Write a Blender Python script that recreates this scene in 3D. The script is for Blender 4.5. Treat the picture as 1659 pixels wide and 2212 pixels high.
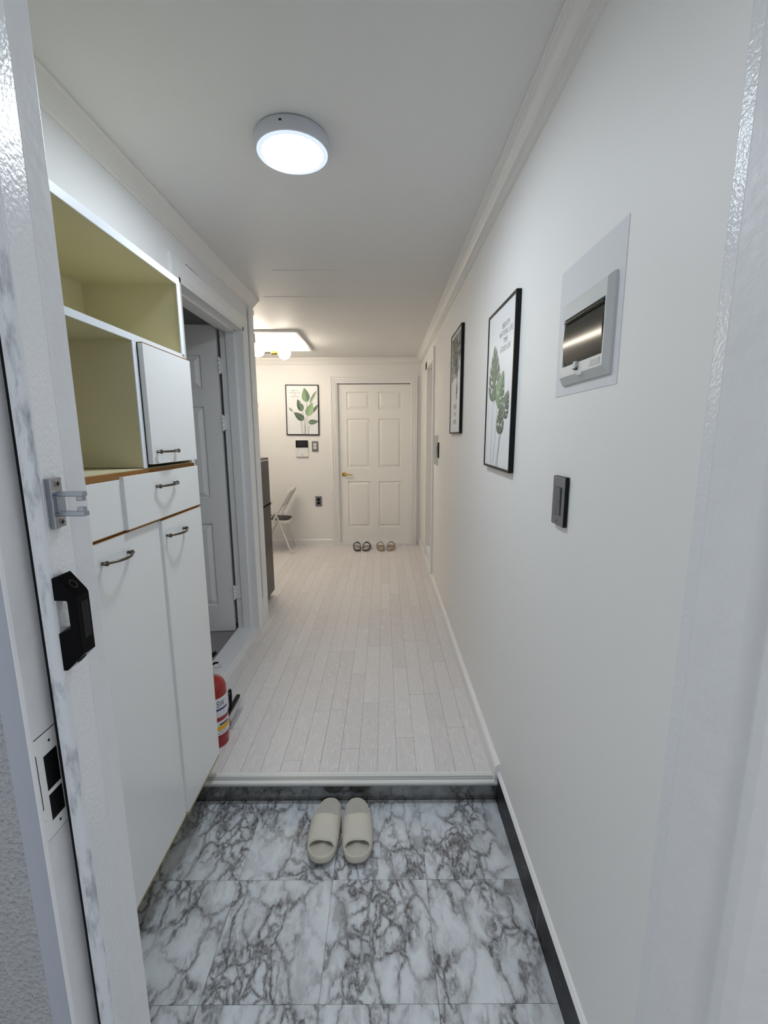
import bpy, bmesh, math, random
from mathutils import Vector, Matrix
random.seed(11)
for o in list(bpy.data.objects): bpy.data.objects.remove(o, do_unlink=True)
S = bpy.context.scene
COL = S.collection
PI = math.pi

# ------------------------------------------------------------------ camera, world, exposure
def make_camera():
    f_px, W = 944.28, 1659.0
    p, yw, r = .170264, .000222, -.005204
    rt = Vector((1, 0, 0)); up = Vector((0, math.sin(p), math.cos(p))); fw = Vector((0, math.cos(p), -math.sin(p)))
    rt, up = math.cos(r)*rt + math.sin(r)*up, -math.sin(r)*rt + math.cos(r)*up
    M = Matrix((rt, up, -fw)).transposed()
    M = Matrix.Rotation(yw, 3, 'Z') @ M
    cam = bpy.data.cameras.new('camera'); co = bpy.data.objects.new('camera', cam); COL.objects.link(co)
    co.matrix_world = Matrix.Translation((0, 0, 1.45)) @ M.to_4x4()
    cam.sensor_fit = 'HORIZONTAL'; cam.sensor_width = 36; cam.lens = 36*f_px/W
    cam.clip_start = .02
    S.camera = co
make_camera()
wd = bpy.data.worlds.new('world'); S.world = wd; wd.use_nodes = True
wd.node_tree.nodes['Background'].inputs[0].default_value = (.90, .95, 1.0, 1)
wd.node_tree.nodes['Background'].inputs[1].default_value = .38
S.view_settings.view_transform = 'Standard'; S.view_settings.look = 'None'
S.view_settings.gamma = 1; S.view_settings.use_curve_mapping = False
S.view_settings.exposure = 0.80
S.cycles.max_bounces = 7; S.cycles.diffuse_bounces = 4; S.cycles.glossy_bounces = 2; S.cycles.transmission_bounces = 2; S.cycles.transparent_max_bounces = 4
S.cycles.use_light_tree = False; S.cycles.caustics_reflective = False; S.cycles.caustics_refractive = False
LAMP_POWER = 59.0      # cool LED disc, emission strength
GLOBE_POWER = 31.0     # warm globe bulbs, emission strength

# ------------------------------------------------------------------ materials
def s2l(c):
    return tuple(((v/255)/12.92 if v/255 <= .04045 else ((v/255+.055)/1.055)**2.4) for v in c)
MATS = {}
def nt(m): return m.node_tree.nodes, m.node_tree.links
def mat(name, rgb, rough=.5, metal=0., spec=.5, bump=0., bscale=60., bdetail=4., coat=0., emis=None, estr=0., alpha=1., trans=0., ior=1.45, vary=0., vscale=8.):
    m = bpy.data.materials.new(name); m.use_nodes = True
    N, L = nt(m); b = N['Principled BSDF']
    b.inputs['Base Color'].default_value = (*s2l(rgb), 1)
    b.inputs['Roughness'].default_value = rough; b.inputs['Metallic'].default_value = metal
    b.inputs['Specular IOR Level'].default_value = spec; b.inputs['Coat Weight'].default_value = coat
    b.inputs['Alpha'].default_value = alpha; b.inputs['Transmission Weight'].default_value = trans; b.inputs['IOR'].default_value = ior
    if emis: b.inputs['Emission Color'].default_value = (*emis, 1); b.inputs['Emission Strength'].default_value = estr
    if bump or vary:
        tc = N.new('ShaderNodeTexCoord')
    if bump:
        n = N.new('ShaderNodeTexNoise'); n.inputs['Scale'].default_value = bscale; n.inputs['Detail'].default_value = bdetail
        bp = N.new('ShaderNodeBump'); bp.inputs['Strength'].default_value = bump; bp.inputs['Distance'].default_value = .01
        L.new(tc.outputs['Object'], n.inputs['Vector']); L.new(n.outputs['Fac'], bp.inputs['Height']); L.new(bp.outputs['Normal'], b.inputs['Normal'])
    if vary:
        n2 = N.new('ShaderNodeTexNoise'); n2.inputs['Scale'].default_value = vscale; n2.inputs['Detail'].default_value = 5
        mx = N.new('ShaderNodeMix'); mx.data_type = 'RGBA'
        c = s2l(rgb)
        mx.inputs[6].default_value = (*[v*(1-vary) for v in c], 1); mx.inputs[7].default_value = (*[min(1, v*(1+vary*.5)) for v in c], 1)
        L.new(tc.outputs['Object'], n2.inputs['Vector']); L.new(n2.outputs['Fac'], mx.inputs[0]); L.new(mx.outputs[2], b.inputs['Base Color'])
    MATS[name] = m
    return m
def ramp(N, stops):
    r = N.new('ShaderNodeValToRGB'); e = r.color_ramp.elements
    while len(e) < len(stops): e.new(.5)
    for i, (p, c) in enumerate(stops):
        e[i].position = p; e[i].color = (*c, 1) if len(c) == 3 else c
    return r

mat('wall', (238, 237, 235), .55)
mat('wall_upper', (238, 238, 238), .5)
mat('ceiling', (232, 231, 229), .6)
mat('paint', (239, 239, 238), .4)
mat('paint_door', (242, 241, 238), .38)
mat('crown', (236, 235, 232), .5)
mat('jamb', (234, 235, 237), .4, bump=.16, bscale=38, bdetail=3, vary=.06, vscale=14)
mat('jamb_gloss', (232, 234, 237), .27, spec=.5, bump=.15, bscale=170, bdetail=2)
mat('jamb_side', (176, 182, 193), .5, vary=.05)
mat('stucco', (186, 189, 193), .9, bump=1.0, bscale=150, bdetail=4, vary=.30, vscale=150)  # fine tone mottle paints relief shading into the colour, as bumps show little
mat('dark_gap', (18, 18, 20), .8)
mat('cab_white', (236, 237, 236), .28, coat=.2)
mat('cab_edge', (232, 236, 240), .4)
mat('olive', (216, 209, 174), .5, vary=.06, vscale=3)
mat('brown_edge', (152, 106, 52), .6, vary=.3, vscale=60)
mat('brown_dark', (62, 32, 16), .7)
mat('olive_edge', (170, 160, 92), .6)
mat('bronze', (92, 84, 72), .28, metal=.9)
mat('chrome', (166, 170, 178), .33, metal=1.)
mat('steel', (150, 152, 158), .3, metal=1.)
mat('brass', (214, 176, 74), .22, metal=1.)
mat('black_gloss', (4, 4, 6), .14, spec=.08)
mat('black_frame', (10, 10, 12), .4, spec=.3)
mat('black_matt', (14, 14, 15), .5, spec=.3)
mat('paper', (233, 235, 238), .35)
mat('leaf_light', (132, 168, 122), .5, vary=.35, vscale=40)
mat('leaf_mid', (104, 128, 102), .5, vary=.4, vscale=40)
mat('leaf_dark', (66, 88, 70), .5, vary=.4, vscale=40)
mat('leaf_pale', (166, 188, 150), .5, vary=.25, vscale=40)
mat('leaf_grey', (104, 118, 104), .5, vary=.35, vscale=50)
mat('vine_leaf', (118, 122, 108), .5, vary=.3, vscale=80)
mat('vein', (188, 206, 178), .5)
mat('stem', (72, 82, 72), .5)
mat('ink', (150, 148, 152), .6)
mat('ink_pink', (214, 150, 140), .6)
mat('switch_grey', (128, 129, 134), .35, metal=.35)
mat('switch_face', (108, 112, 114), .3, metal=.2)
mat('plastic_white', (226, 228, 228), .35)
mat('plastic_grey', (206, 209, 209), .4)
mat('emboss', (196, 200, 201), .4)
mat('smoke', (30, 34, 30), .19, spec=.45)
mat('screen', (22, 21, 25), .12)
mat('screen_in', (44, 42, 50), .1)
mat('patch', (222, 222, 225), .6, vary=.03, vscale=4)
mat('red', (150, 26, 26), .25, coat=.3)
mat('label_white', (226, 226, 232), .45)
mat('label_yellow', (226, 172, 34), .45)
mat('label_dark', (32, 32, 52), .45)
mat('label_blue', (44, 48, 112), .45)
mat('label_grey', (132, 136, 142), .45)
mat('slipper', (216, 210, 196), .6, bump=.08, bscale=260, vary=.06, vscale=30)
mat('slipper_bed', (198, 193, 183), .7, bump=.15, bscale=300)
mat('slipper_sole', (136, 132, 124), .8)
mat('sand_black', (26, 25, 24), .5)
mat('sand_grey', (186, 182, 176), .6)
mat('sand_beige', (166, 150, 134), .6)
mat('sand_beige_bed', (186, 170, 152), .6)
mat('chair_white', (222, 221, 216), .3)
mat('chair_seat', (52, 50, 48), .55)
mat('chair_back', (226, 227, 224), .45)
mat('fridge', (36, 33, 32), .25, spec=.18)
mat('fridge_side', (40, 38, 40), .4)
mat('fridge_top', (176, 176, 176), .4)
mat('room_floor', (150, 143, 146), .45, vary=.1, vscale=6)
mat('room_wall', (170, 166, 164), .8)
mat('lamp_body', (214, 217, 224), .4)
mat('lamp_rim', (214, 224, 246), .35, emis=(.70, .80, 1.0), estr=.45).cycles.emission_sampling = 'NONE'
mat('lamp_glow', (255, 255, 255), .4, emis=(.80, .90, 1.0), estr=LAMP_POWER)
mat('globe_glow', (255, 250, 240), .4, emis=(1.0, .89, .74), estr=GLOBE_POWER)
mat('threshold', (236, 237, 240), .35)
mat('nosing', (228, 228, 225), .35)
mat('nosing_dark', (150, 150, 148), .35)
mat('roller_core', (86, 40, 44), .6)
mat('roller_roll', (206, 202, 206), .5)
mat('mark_grey', (120, 126, 134), .7)  # plain mid grey for knuckle gaps, scored lines, guard joint and hanging hole

def mat_clear(name, rgb, alpha, rough=.08):
    m = mat(name, rgb, rough, alpha=alpha, spec=.6)
    return m
mat_clear('clear', (214, 216, 220), .34, .06)
mat_clear('clear_plate', (206, 212, 206), .55, .15)

def mat_gasket():
    m = mat('gasket', (200, 205, 210), .55); N, L = nt(m); b = N['Principled BSDF']
    tc = N.new('ShaderNodeTexCoord'); mp = N.new('ShaderNodeMapping'); mp.inputs['Scale'].default_value = (60, 60, 14)
    n = N.new('ShaderNodeTexNoise'); n.inputs['Scale'].default_value = 1; n.inputs['Detail'].default_value = 6; n.inputs['Roughness'].default_value = .65
    r = ramp(N, [(.50, s2l((222, 226, 230))), (.60, s2l((190, 195, 201))), (.74, s2l((112, 118, 127)))])
    L.new(tc.outputs['Object'], mp.inputs[0]); L.new(mp.outputs[0], n.inputs['Vector']); L.new(n.outputs['Fac'], r.inputs[0]); L.new(r.outputs[0], b.inputs['Base Color'])
    bp = N.new('ShaderNodeBump'); bp.inputs['Strength'].default_value = .5; bp.inputs['Distance'].default_value = .004
    L.new(n.outputs['Fac'], bp.inputs['Height']); L.new(bp.outputs[0], b.inputs['Normal'])
mat_gasket()

def mat_marble():
    m = mat('marble', (190, 196, 204), .28, spec=.4); N, L = nt(m); b = N['Principled BSDF']
    tc = N.new('ShaderNodeTexCoord'); oi = N.new('ShaderNodeObjectInfo')
    cmb = N.new('ShaderNodeCombineXYZ'); ml = N.new('ShaderNodeMath'); ml.operation = 'MULTIPLY'; ml.inputs[1].default_value = 37
    ml2 = N.new('ShaderNodeMath'); ml2.operation = 'MULTIPLY'; ml2.inputs[1].default_value = 91
    L.new(oi.outputs['Random'], ml.inputs[0]); L.new(oi.outputs['Random'], ml2.inputs[0]); L.new(ml.outputs[0], cmb.inputs[0]); L.new(ml2.outputs[0], cmb.inputs[1])
    add = N.new('ShaderNodeVectorMath'); add.operation = 'ADD'; L.new(tc.outputs['Object'], add.inputs[0]); L.new(cmb.outputs[0], add.inputs[1])
    # domain warp
    def warp(src, scale, amt, detail=5):
        n = N.new('ShaderNodeTexNoise'); n.inputs['Scale'].default_value = scale; n.inputs['Detail'].default_value = detail; n.inputs['Roughness'].default_value = .6
        L.new(src, n.inputs['Vector'])
        sb = N.new('ShaderNodeVectorMath'); sb.operation = 'SUBTRACT'; sb.inputs[1].default_value = (.5, .5, .5); L.new(n.outputs['Color'], sb.inputs[0])
        sc = N.new('ShaderNodeVectorMath'); sc.operation = 'SCALE'; sc.inputs[3].default_value = amt; L.new(sb.outputs[0], sc.inputs[0])
        ad = N.new('ShaderNodeVectorMath'); ad.operation = 'ADD'; L.new(src, ad.inputs[0]); L.new(sc.outputs[0], ad.inputs[1])
        return ad.outputs[0]
    mp0 = N.new('ShaderNodeMapping'); mp0.inputs['Rotation'].default_value = (0, 0, .7); mp0.inputs['Scale'].default_value = (1, .62, 1)
    L.new(add.outputs[0], mp0.inputs[0])
    base = mp0.outputs[0]
    w1 = warp(warp(base, 6, .16), 34, .022, 6)
    v = N.new('ShaderNodeTexVoronoi'); v.feature = 'DISTANCE_TO_EDGE'; v.inputs['Scale'].default_value = 11.5; v.inputs['Randomness'].default_value = 1
    L.new(w1, v.inputs['Vector'])
    r1 = ramp(N, [(0, (1, 1, 1)), (.03, (.85, .85, .85)), (.065, (.42, .42, .42)), (.16, (.16, .16, .16)), (.30, (0, 0, 0))]); L.new(v.outputs['Distance'], r1.inputs[0])
    v2 = N.new('ShaderNodeTexVoronoi'); v2.feature = 'DISTANCE_TO_EDGE'; v2.inputs['Scale'].default_value = 26
    L.new(warp(warp(base, 8, .14), 50, .016, 6), v2.inputs['Vector'])
    r2 = ramp(N, [(0, (1, 1, 1)), (.07, (.75, .75, .75)), (.18, (.25, .25, .25)), (.4, (.06, .06, .06))]); L.new(v2.outputs['Distance'], r2.inputs[0])
    nm = N.new('ShaderNodeTexNoise'); nm.inputs['Scale'].default_value = 5.5; nm.inputs['Detail'].default_value = 3; L.new(base, nm.inputs['Vector'])
    rm = ramp(N, [(.36, (.22, .22, .22)), (.54, (1, 1, 1))]); L.new(nm.outputs['Fac'], rm.inputs[0])
    rm2 = ramp(N, [(.47, (0, 0, 0)), (.60, (1, 1, 1))]); L.new(nm.outputs['Fac'], rm2.inputs[0])
    m1 = N.new('ShaderNodeMath'); m1.operation = 'MULTIPLY'; L.new(r1.outputs[0], m1.inputs[0]); L.new(rm.outputs[0], m1.inputs[1])
    m2 = N.new('ShaderNodeMath'); m2.operation = 'MULTIPLY'; L.new(r2.outputs[0], m2.inputs[0]); L.new(rm2.outputs[0], m2.inputs[1])
    mxx = N.new('ShaderNodeMath'); mxx.operation = 'MAXIMUM'; L.new(m1.outputs[0], mxx.inputs[0]); L.new(m2.outputs[0], mxx.inputs[1])
    # soft clouds
    nc = N.new('ShaderNodeTexNoise'); nc.inputs['Scale'].default_value = 11; nc.inputs['Detail'].default_value = 5; L.new(w1, nc.inputs['Vector'])
    rc = ramp(N, [(.30, s2l((186, 187, 190))), (.42, s2l((224, 229, 234))), (.75, s2l((234, 239, 244)))]); L.new(nc.outputs['Fac'], rc.inputs[0])
    nd = N.new('ShaderNodeTexNoise'); nd.inputs['Scale'].default_value = 90; nd.inputs['Detail'].default_value = 4; L.new(base, nd.inputs['Vector'])
    rd = ramp(N, [(.3, (.6, .6, .6)), (.6, (1, 1, 1))]); L.new(nd.outputs['Fac'], rd.inputs[0])
    m3 = N.new('ShaderNodeMath'); m3.operation = 'MULTIPLY'; L.new(mxx.outputs[0], m3.inputs[0]); L.new(rd.outputs[0], m3.inputs[1])
    mx = N.new('ShaderNodeMix'); mx.data_type = 'RGBA'; mx.inputs[7].default_value = (*s2l((92, 87, 87)), 1)
    L.new(m3.outputs[0], mx.inputs[0]); L.new(rc.outputs[0], mx.inputs[6]); L.new(mx.outputs[2], b.inputs['Base Color'])
mat_marble()

def mat_wood():
    m = mat('wood', (186, 178, 175), .42, spec=.4); N, L = nt(m); b = N['Principled BSDF']
    tc = N.new('ShaderNodeTexCoord'); oi = N.new('ShaderNodeObjectInfo')
    cmb = N.new('ShaderNodeCombineXYZ'); ml = N.new('ShaderNodeMath'); ml.operation = 'MULTIPLY'; ml.inputs[1].default_value = 53
    L.new(oi.outputs['Random'], ml.inputs[0]); L.new(ml.outputs[0], cmb.inputs[0]); L.new(ml.outputs[0], cmb.inputs[1])
    add = N.new('ShaderNodeVectorMath'); add.operation = 'ADD'; L.new(tc.outputs['Object'], add.inputs[0]); L.new(cmb.outputs[0], add.inputs[1])
    # cathedral grain: warped rings seen lengthwise
    mp = N.new('ShaderNodeMapping'); mp.inputs['Scale'].default_value = (16, 1.6, 1); L.new(add.outputs[0], mp.inputs[0])
    n = N.new('ShaderNodeTexNoise'); n.inputs['Scale'].default_value = 1.0; n.inputs['Detail'].default_value = 3; n.inputs['Roughness'].default_value = .45; n.inputs['Distortion'].default_value = .4
    L.new(mp.outputs[0], n.inputs['Vector'])
    ms = N.new('ShaderNodeMath'); ms.operation = 'MULTIPLY'; ms.inputs[1].default_value = 26; L.new(n.outputs['Fac'], ms.inputs[0])
    fr = N.new('ShaderNodeMath'); fr.operation = 'FRACT'; L.new(ms.outputs[0], fr.inputs[0])
    rg = ramp(N, [(0, (0, 0, 0)), (.10, (1, 1, 1)), (.34, (.25, .25, .25)), (1, (0, 0, 0))]); L.new(fr.outputs[0], rg.inputs[0])
    mp2 = N.new('ShaderNodeMapping'); mp2.inputs['Scale'].default_value = (420, 9, 1); L.new(add.outputs[0], mp2.inputs[0])
    n2 = N.new('ShaderNodeTexNoise'); n2.inputs['Scale'].default_value = 1; n2.inputs['Detail'].default_value = 3; L.new(mp2.outputs[0], n2.inputs['Vector'])
    # base colour per plank
    rb = ramp(N, [(0, s2l((218, 214, 213))), (.5, s2l((223, 219, 218))), (1, s2l((228, 225, 224)))]); L.new(oi.outputs['Random'], rb.inputs[0])
    mx = N.new('ShaderNodeMix'); mx.data_type = 'RGBA'; mx.inputs[7].default_value = (*s2l((246, 243, 241)), 1)
    mf = N.new('ShaderNodeMath'); mf.operation = 'MULTIPLY'; mf.inputs[1].default_value = .65
    L.new(rg.outputs[0], mf.inputs[0]); L.new(mf.outputs[0], mx.inputs[0]); L.new(rb.outputs[0], mx.inputs[6])
    r2 = ramp(N, [(.3, (.90, .89, .89)), (.65, (1, 1, 1))]); L.new(n2.outputs['Fac'], r2.inputs[0])
    mu = N.new('ShaderNodeMix'); mu.data_type = 'RGBA'; mu.blend_type = 'MULTIPLY'; mu.inputs[0].default_value = 1
    L.new(mx.outputs[2], mu.inputs[6]); L.new(r2.outputs[0], mu.inputs[7]); L.new(mu.outputs[2], b.inputs['Base Color'])
mat_wood()
mat('floor_base', (142, 134, 131), .7)

def mat_blackstone():
    m = mat('blackstone', (28, 28, 30), .4, spec=.25); N, L = nt(m); b = N['Principled BSDF']
    tc = N.new('ShaderNodeTexCoord'); mp = N.new('ShaderNodeMapping'); mp.inputs['Scale'].default_value = (60, 14, 60)
    n = N.new('ShaderNodeTexNoise'); n.inputs['Scale'].default_value = 1; n.inputs['Detail'].default_value = 6; n.inputs['Distortion'].default_value = 1.2
    r = ramp(N, [(.40, s2l((20, 20, 22))), (.62, s2l((38, 38, 41))), (.72, s2l((110, 110, 112)))])
    L.new(tc.outputs['Object'], mp.inputs[0]); L.new(mp.outputs[0], n.inputs['Vector']); L.new(n.outputs['Fac'], r.inputs[0]); L.new(r.outputs[0], b.inputs['Base Color'])
    m = mat('riserstone', (70, 70, 70), .06, spec=.9, coat=1.0); N, L = nt(m); b = N['Principled BSDF']
    b.inputs['Coat Roughness'].default_value = .05
    b.inputs['IOR'].default_value = 1.9
    tc = N.new('ShaderNodeTexCoord')
    n = N.new('ShaderNodeTexNoise'); n.inputs['Scale'].default_value = 22; n.inputs['Detail'].default_value = 5
    r = ramp(N, [(.35, s2l((44, 44, 45))), (.62, s2l((104, 104, 102)))])
    L.new(tc.outputs['Object'], n.inputs['Vector']); L.new(n.outputs['Fac'], r.inputs[0]); L.new(r.outputs[0], b.inputs['Base Color'])
mat_blackstone()

# ------------------------------------------------------------------ geometry helpers
def link(o, parent=None):
    COL.objects.link(o)
    if parent is not None: o.parent = parent
    return o
def empty(name, loc=(0, 0, 0), rz=0.):
    o = bpy.data.objects.new(name, None); o.empty_display_size = .05; COL.objects.link(o)
    o.location = loc; o.rotation_euler = (0, 0, rz); return o
def tag(o, label=None, cat=None, group=None, kind=None):
    if label: o['label'] = label
    if cat: o['category'] = cat
    if group: o['group'] = group
    if kind: o['kind'] = kind
    return o
class MB:
    """collects geometry; build() makes ONE mesh object. Coordinates are world unless base=(0,0,0) roots are used."""
    def __init__(self): self.bm = bmesh.new(); self.mi = 0
    def slot(self, i): self.mi = i; return self
    def _f(self, vs):
        try:
            f = self.bm.faces.new(vs); f.material_index = self.mi; return f
        except ValueError: return None
    def box(self, x0, x1, y0, y1, z0, z1):
        v = [self.bm.verts.new((x, y, z)) for z in (z0, z1) for y in (y0, y1) for x in (x0, x1)]
        for q in ((0, 2, 3, 1), (4, 5, 7, 6), (0, 1, 5, 4), (2, 6, 7, 3), (0, 4, 6, 2), (1, 3, 7, 5)): self._f([v[i] for i in q])
        return self
    def prism(self, pts, fn, a, b, cap=True):
        """closed 2D polygon pts extruded; fn(u,v,t)->xyz"""
        A = [self.bm.verts.new(fn(u, v, a)) for u, v in pts]; B = [self.bm.verts.new(fn(u, v, b)) for u, v in pts]
        n = len(pts)
        for i in range(n): self._f([A[i], A[(i+1) % n], B[(i+1) % n], B[i]])
        if cap: self._f(A[::-1]); self._f(B)
        return self
    def loft(self, rings, close=True, cap0=False, cap1=False):
        R = [[self.bm.verts.new(p) for p in r] for r in rings]
        n = len(R[0])
        for k in range(len(R)-1):
            for i in range(n if close else n-1):
                self._f([R[k][i], R[k][(i+1) % n], R[k+1][(i+1) % n], R[k+1][i]])
        if cap0: self._f(R[0][::-1])
        if cap1: self._f(R[-1])
        return self
    def lathe(self, prof, c, axis='z', n=32, cap=True):
        """prof: (radius, height) list"""
        def P(r, h, a):
            x, y = r*math.cos(a), r*math.sin(a)
            if axis == 'z': return (c[0]+x, c[1]+y, c[2]+h)
            if axis == 'y': return (c[0]+x, c[1]+h, c[2]+y)
            return (c[0]+h, c[1]+x, c[2]+y)
        return self.loft([[P(r, h, 2*PI*i/n) for i in range(n)] for r, h in prof], True, cap, cap)
    def tube(self, path, r, n=10, cap=True):
        path = [Vector(p) for p in path]; rings = []
        rs = r if isinstance(r, (list, tuple)) else [r]*len(path)
        t0 = (path[1]-path[0]).normalized(); u = t0.orthogonal().normalized()
        for i, p in enumerate(path):
            t = (path[min(i+1, len(path)-1)]-path[max(i-1, 0)]).normalized()
            u = (u - t*u.dot(t)).normalized(); w = t.cross(u)
            rings.append([p + (u*math.cos(2*PI*k/n) + w*math.sin(2*PI*k/n))*rs[i] for k in range(n)])
        return self.loft(rings, True, cap, cap)
    def sphere(self, c, r, n=24, m=14, sc=(1, 1, 1)):
        rings = []
        for j in range(1, m):
            a = PI*j/m
            rings.append([(c[0]+sc[0]*r*math.sin(a)*math.cos(2*PI*i/n), c[1]+sc[1]*r*math.sin(a)*math.sin(2*PI*i/n), c[2]-sc[2]*r*math.cos(a)) for i in range(n)])
        return self.loft(rings, True, True, True)
    def poly(self, pts3):
        self._f([self.bm.verts.new(p) for p in pts3]); return self
    def build(self, name, mats, parent=None, base=None, smooth=False, bevel=0., seg=2, recalc=True, flat_angle=None):
        bm = self.bm
        if base is None: base = parent_base(parent)
        if recalc: bmesh.ops.recalc_face_normals(bm, faces=bm.faces)
        if bevel:
            es = [e for e in bm.edges if len(e.link_faces) == 2 and e.calc_face_angle(0) > .5]
            bmesh.ops.bevel(bm, geom=es, offset=bevel, segments=seg, profile=.6, affect='EDGES', clamp_overlap=True)
        if base != (0, 0, 0): bmesh.ops.translate(bm, verts=bm.verts, vec=-Vector(base))
        me = bpy.data.meshes.new(name)
        if smooth:
            for f in bm.faces: f.smooth = True
            lim = flat_angle or .7
            for e in bm.edges:
                if len(e.link_faces) == 2 and e.calc_face_angle(0) > lim: e.smooth = False
        bm.to_mesh(me); bm.free()
        for m in (mats if isinstance(mats, (list, tuple)) else [mats]): me.materials.append(MATS[m])
        o = bpy.data.objects.new(name, me)
        return link(o, parent)
def parent_base(p):
    b = Vector((0, 0, 0))
    while p is not None: b += p.location; p = p.parent
    return tuple(b)
def struct(o, label=None):
    o['kind'] = 'structure'
    if label: o['label'] = label
    return o
def text_polys(s, size, xs=1.0):
    """2D triangles of a line of lettering, centred at 0, baseline 0"""
    cu = bpy.data.curves.new('lettering', 'FONT'); cu.body = s; cu.size = size; cu.align_x = 'CENTER'; cu.resolution_u = 3
    o = bpy.data.objects.new('lettering', cu); COL.objects.link(o)
    me = bpy.data.meshes.new_from_object(o.evaluated_get(bpy.context.evaluated_depsgraph_get()))
    V = [(v.co.x*xs, v.co.y) for v in me.vertices]; P = [tuple(p.vertices) for p in me.polygons]
    bpy.data.objects.remove(o, do_unlink=True); bpy.data.curves.remove(cu); bpy.data.meshes.remove(me)
    return V, P

CEIL = 2.375; FL = .09; XR = .455; XL = -.895; YE = 5.45

# ------------------------------------------------------------------ floors
def floors():
    root = struct(empty('floor', (0, 3, 0)), 'pale grey wood plank floor of the hallway and living area')
    b = MB(); b.box(XL-.02, .60, 1.585, 3.12, 0, FL-.0022); b.box(-3.6, .60, 3.12, 5.6, 0, FL-.0022); b.build('subfloor', 'floor_base', root)
    w, g, ln = .0808, .0006, .62
    cache = {}
    def plank(xa, xb, ya, yb):
        k = (round(xb-xa, 4), round(yb-ya, 4))
        if k not in cache:
            m = MB(); hx, hy = k[0]/2, k[1]/2
            m.prism([(-hx, -hy), (hx, -hy), (hx, hy), (-hx, hy)], lambda u, v, t: (u, v, t), -.002, 0)
            cache[k] = m.build('plank', 'wood', None, base=(0, 0, 0)); o = cache[k]
        else:
            o = cache[k].copy(); COL.objects.link(o)
        o.name = 'plank'; o.parent = root; o.location = ((xa+xb)/2, (ya+yb)/2-3, FL)
    x1 = .452; c = 0
    while x1 > -1.70:
        x0 = x1-w
        ystart = 1.590 if x1 > -.90 else 3.155
        off = (c*.23 + .11*((c*7) % 3)) % ln
        y = 1.59-off
        while y < 5.49:
            ya, yb = max(y, ystart), min(y+ln, 5.495)
            if yb-ya > .02: plank(round(x0+g, 4), round(x1-g, 4), round(ya+g, 4), round(yb-g, 4))
            y += ln
        x1 = x0; c += 1
    # entrance tiles
    root = struct(empty('floor_entrance', (0, 1, 0)), 'grey and white marble patterned tile floor of the entrance')
    b = MB(); b.box(-1.02, .60, .30, 1.55, -.05, -.0022); b.build('screed', 'floor_base', root)
    xs = [-.80, -.488, -.176, .1345, .4455]; ys = [.255, .579, .901, 1.2245, 1.5485]
    xs = [-1.02] + xs
    for i in range(5):
        for j in range(4):
            m = MB(); hx, hy = (xs[i+1]-xs[i])/2-.0005, (ys[j+1]-ys[j])/2-.0005
            m.prism([(-hx, -hy), (hx, -hy), (hx, hy), (-hx, hy)], lambda u, v, t: (u, v, t), -.002, 0)
            o = m.build('tile', 'marble', None, base=(0, 0, 0)); o.parent = root
            o.location = ((xs[i]+xs[i+1])/2, (ys[j]+ys[j+1])/2-1, 0)
    # stone riser and ribbed nosing
    b = MB(); b.box(XL-.12, .452, 1.550, 1.585, -.004, .0835); tag(b.build('step_riser', 'riserstone'), 'polished dark grey stone riser under the floor edge', kind='structure')
    t = struct(empty('trim_1', (0, 1.56, FL)), 'ribbed pale nosing strip along the step edge')
    def yz(u, v, t): return (t, u, v)
    b = MB(); b.prism([(1.533, .080), (1.533, .089), (1.536, .0925), (1.590, .0925), (1.590, .0835), (1.545, .0835), (1.545, .078)], yz, XL, .447); b.build('nosing', 'nosing', t)
    for k, yy in enumerate((1.548, 1.5535, 1.559, 1.5645)):
        b = MB(); b.box(XL, .447, yy, yy+.0022, .0920, .0934); b.build('rib', 'nosing_dark', t)
    b = MB(); b.box(XL, .447, 1.5315, 1.5335, .0775, .082); b.build('lip', 'nosing_dark', t)
    b = MB(); b.box(XL, .447, 1.576, 1.588, .0915, .0938); b.build('band', 'nosing', t)
floors()

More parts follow.
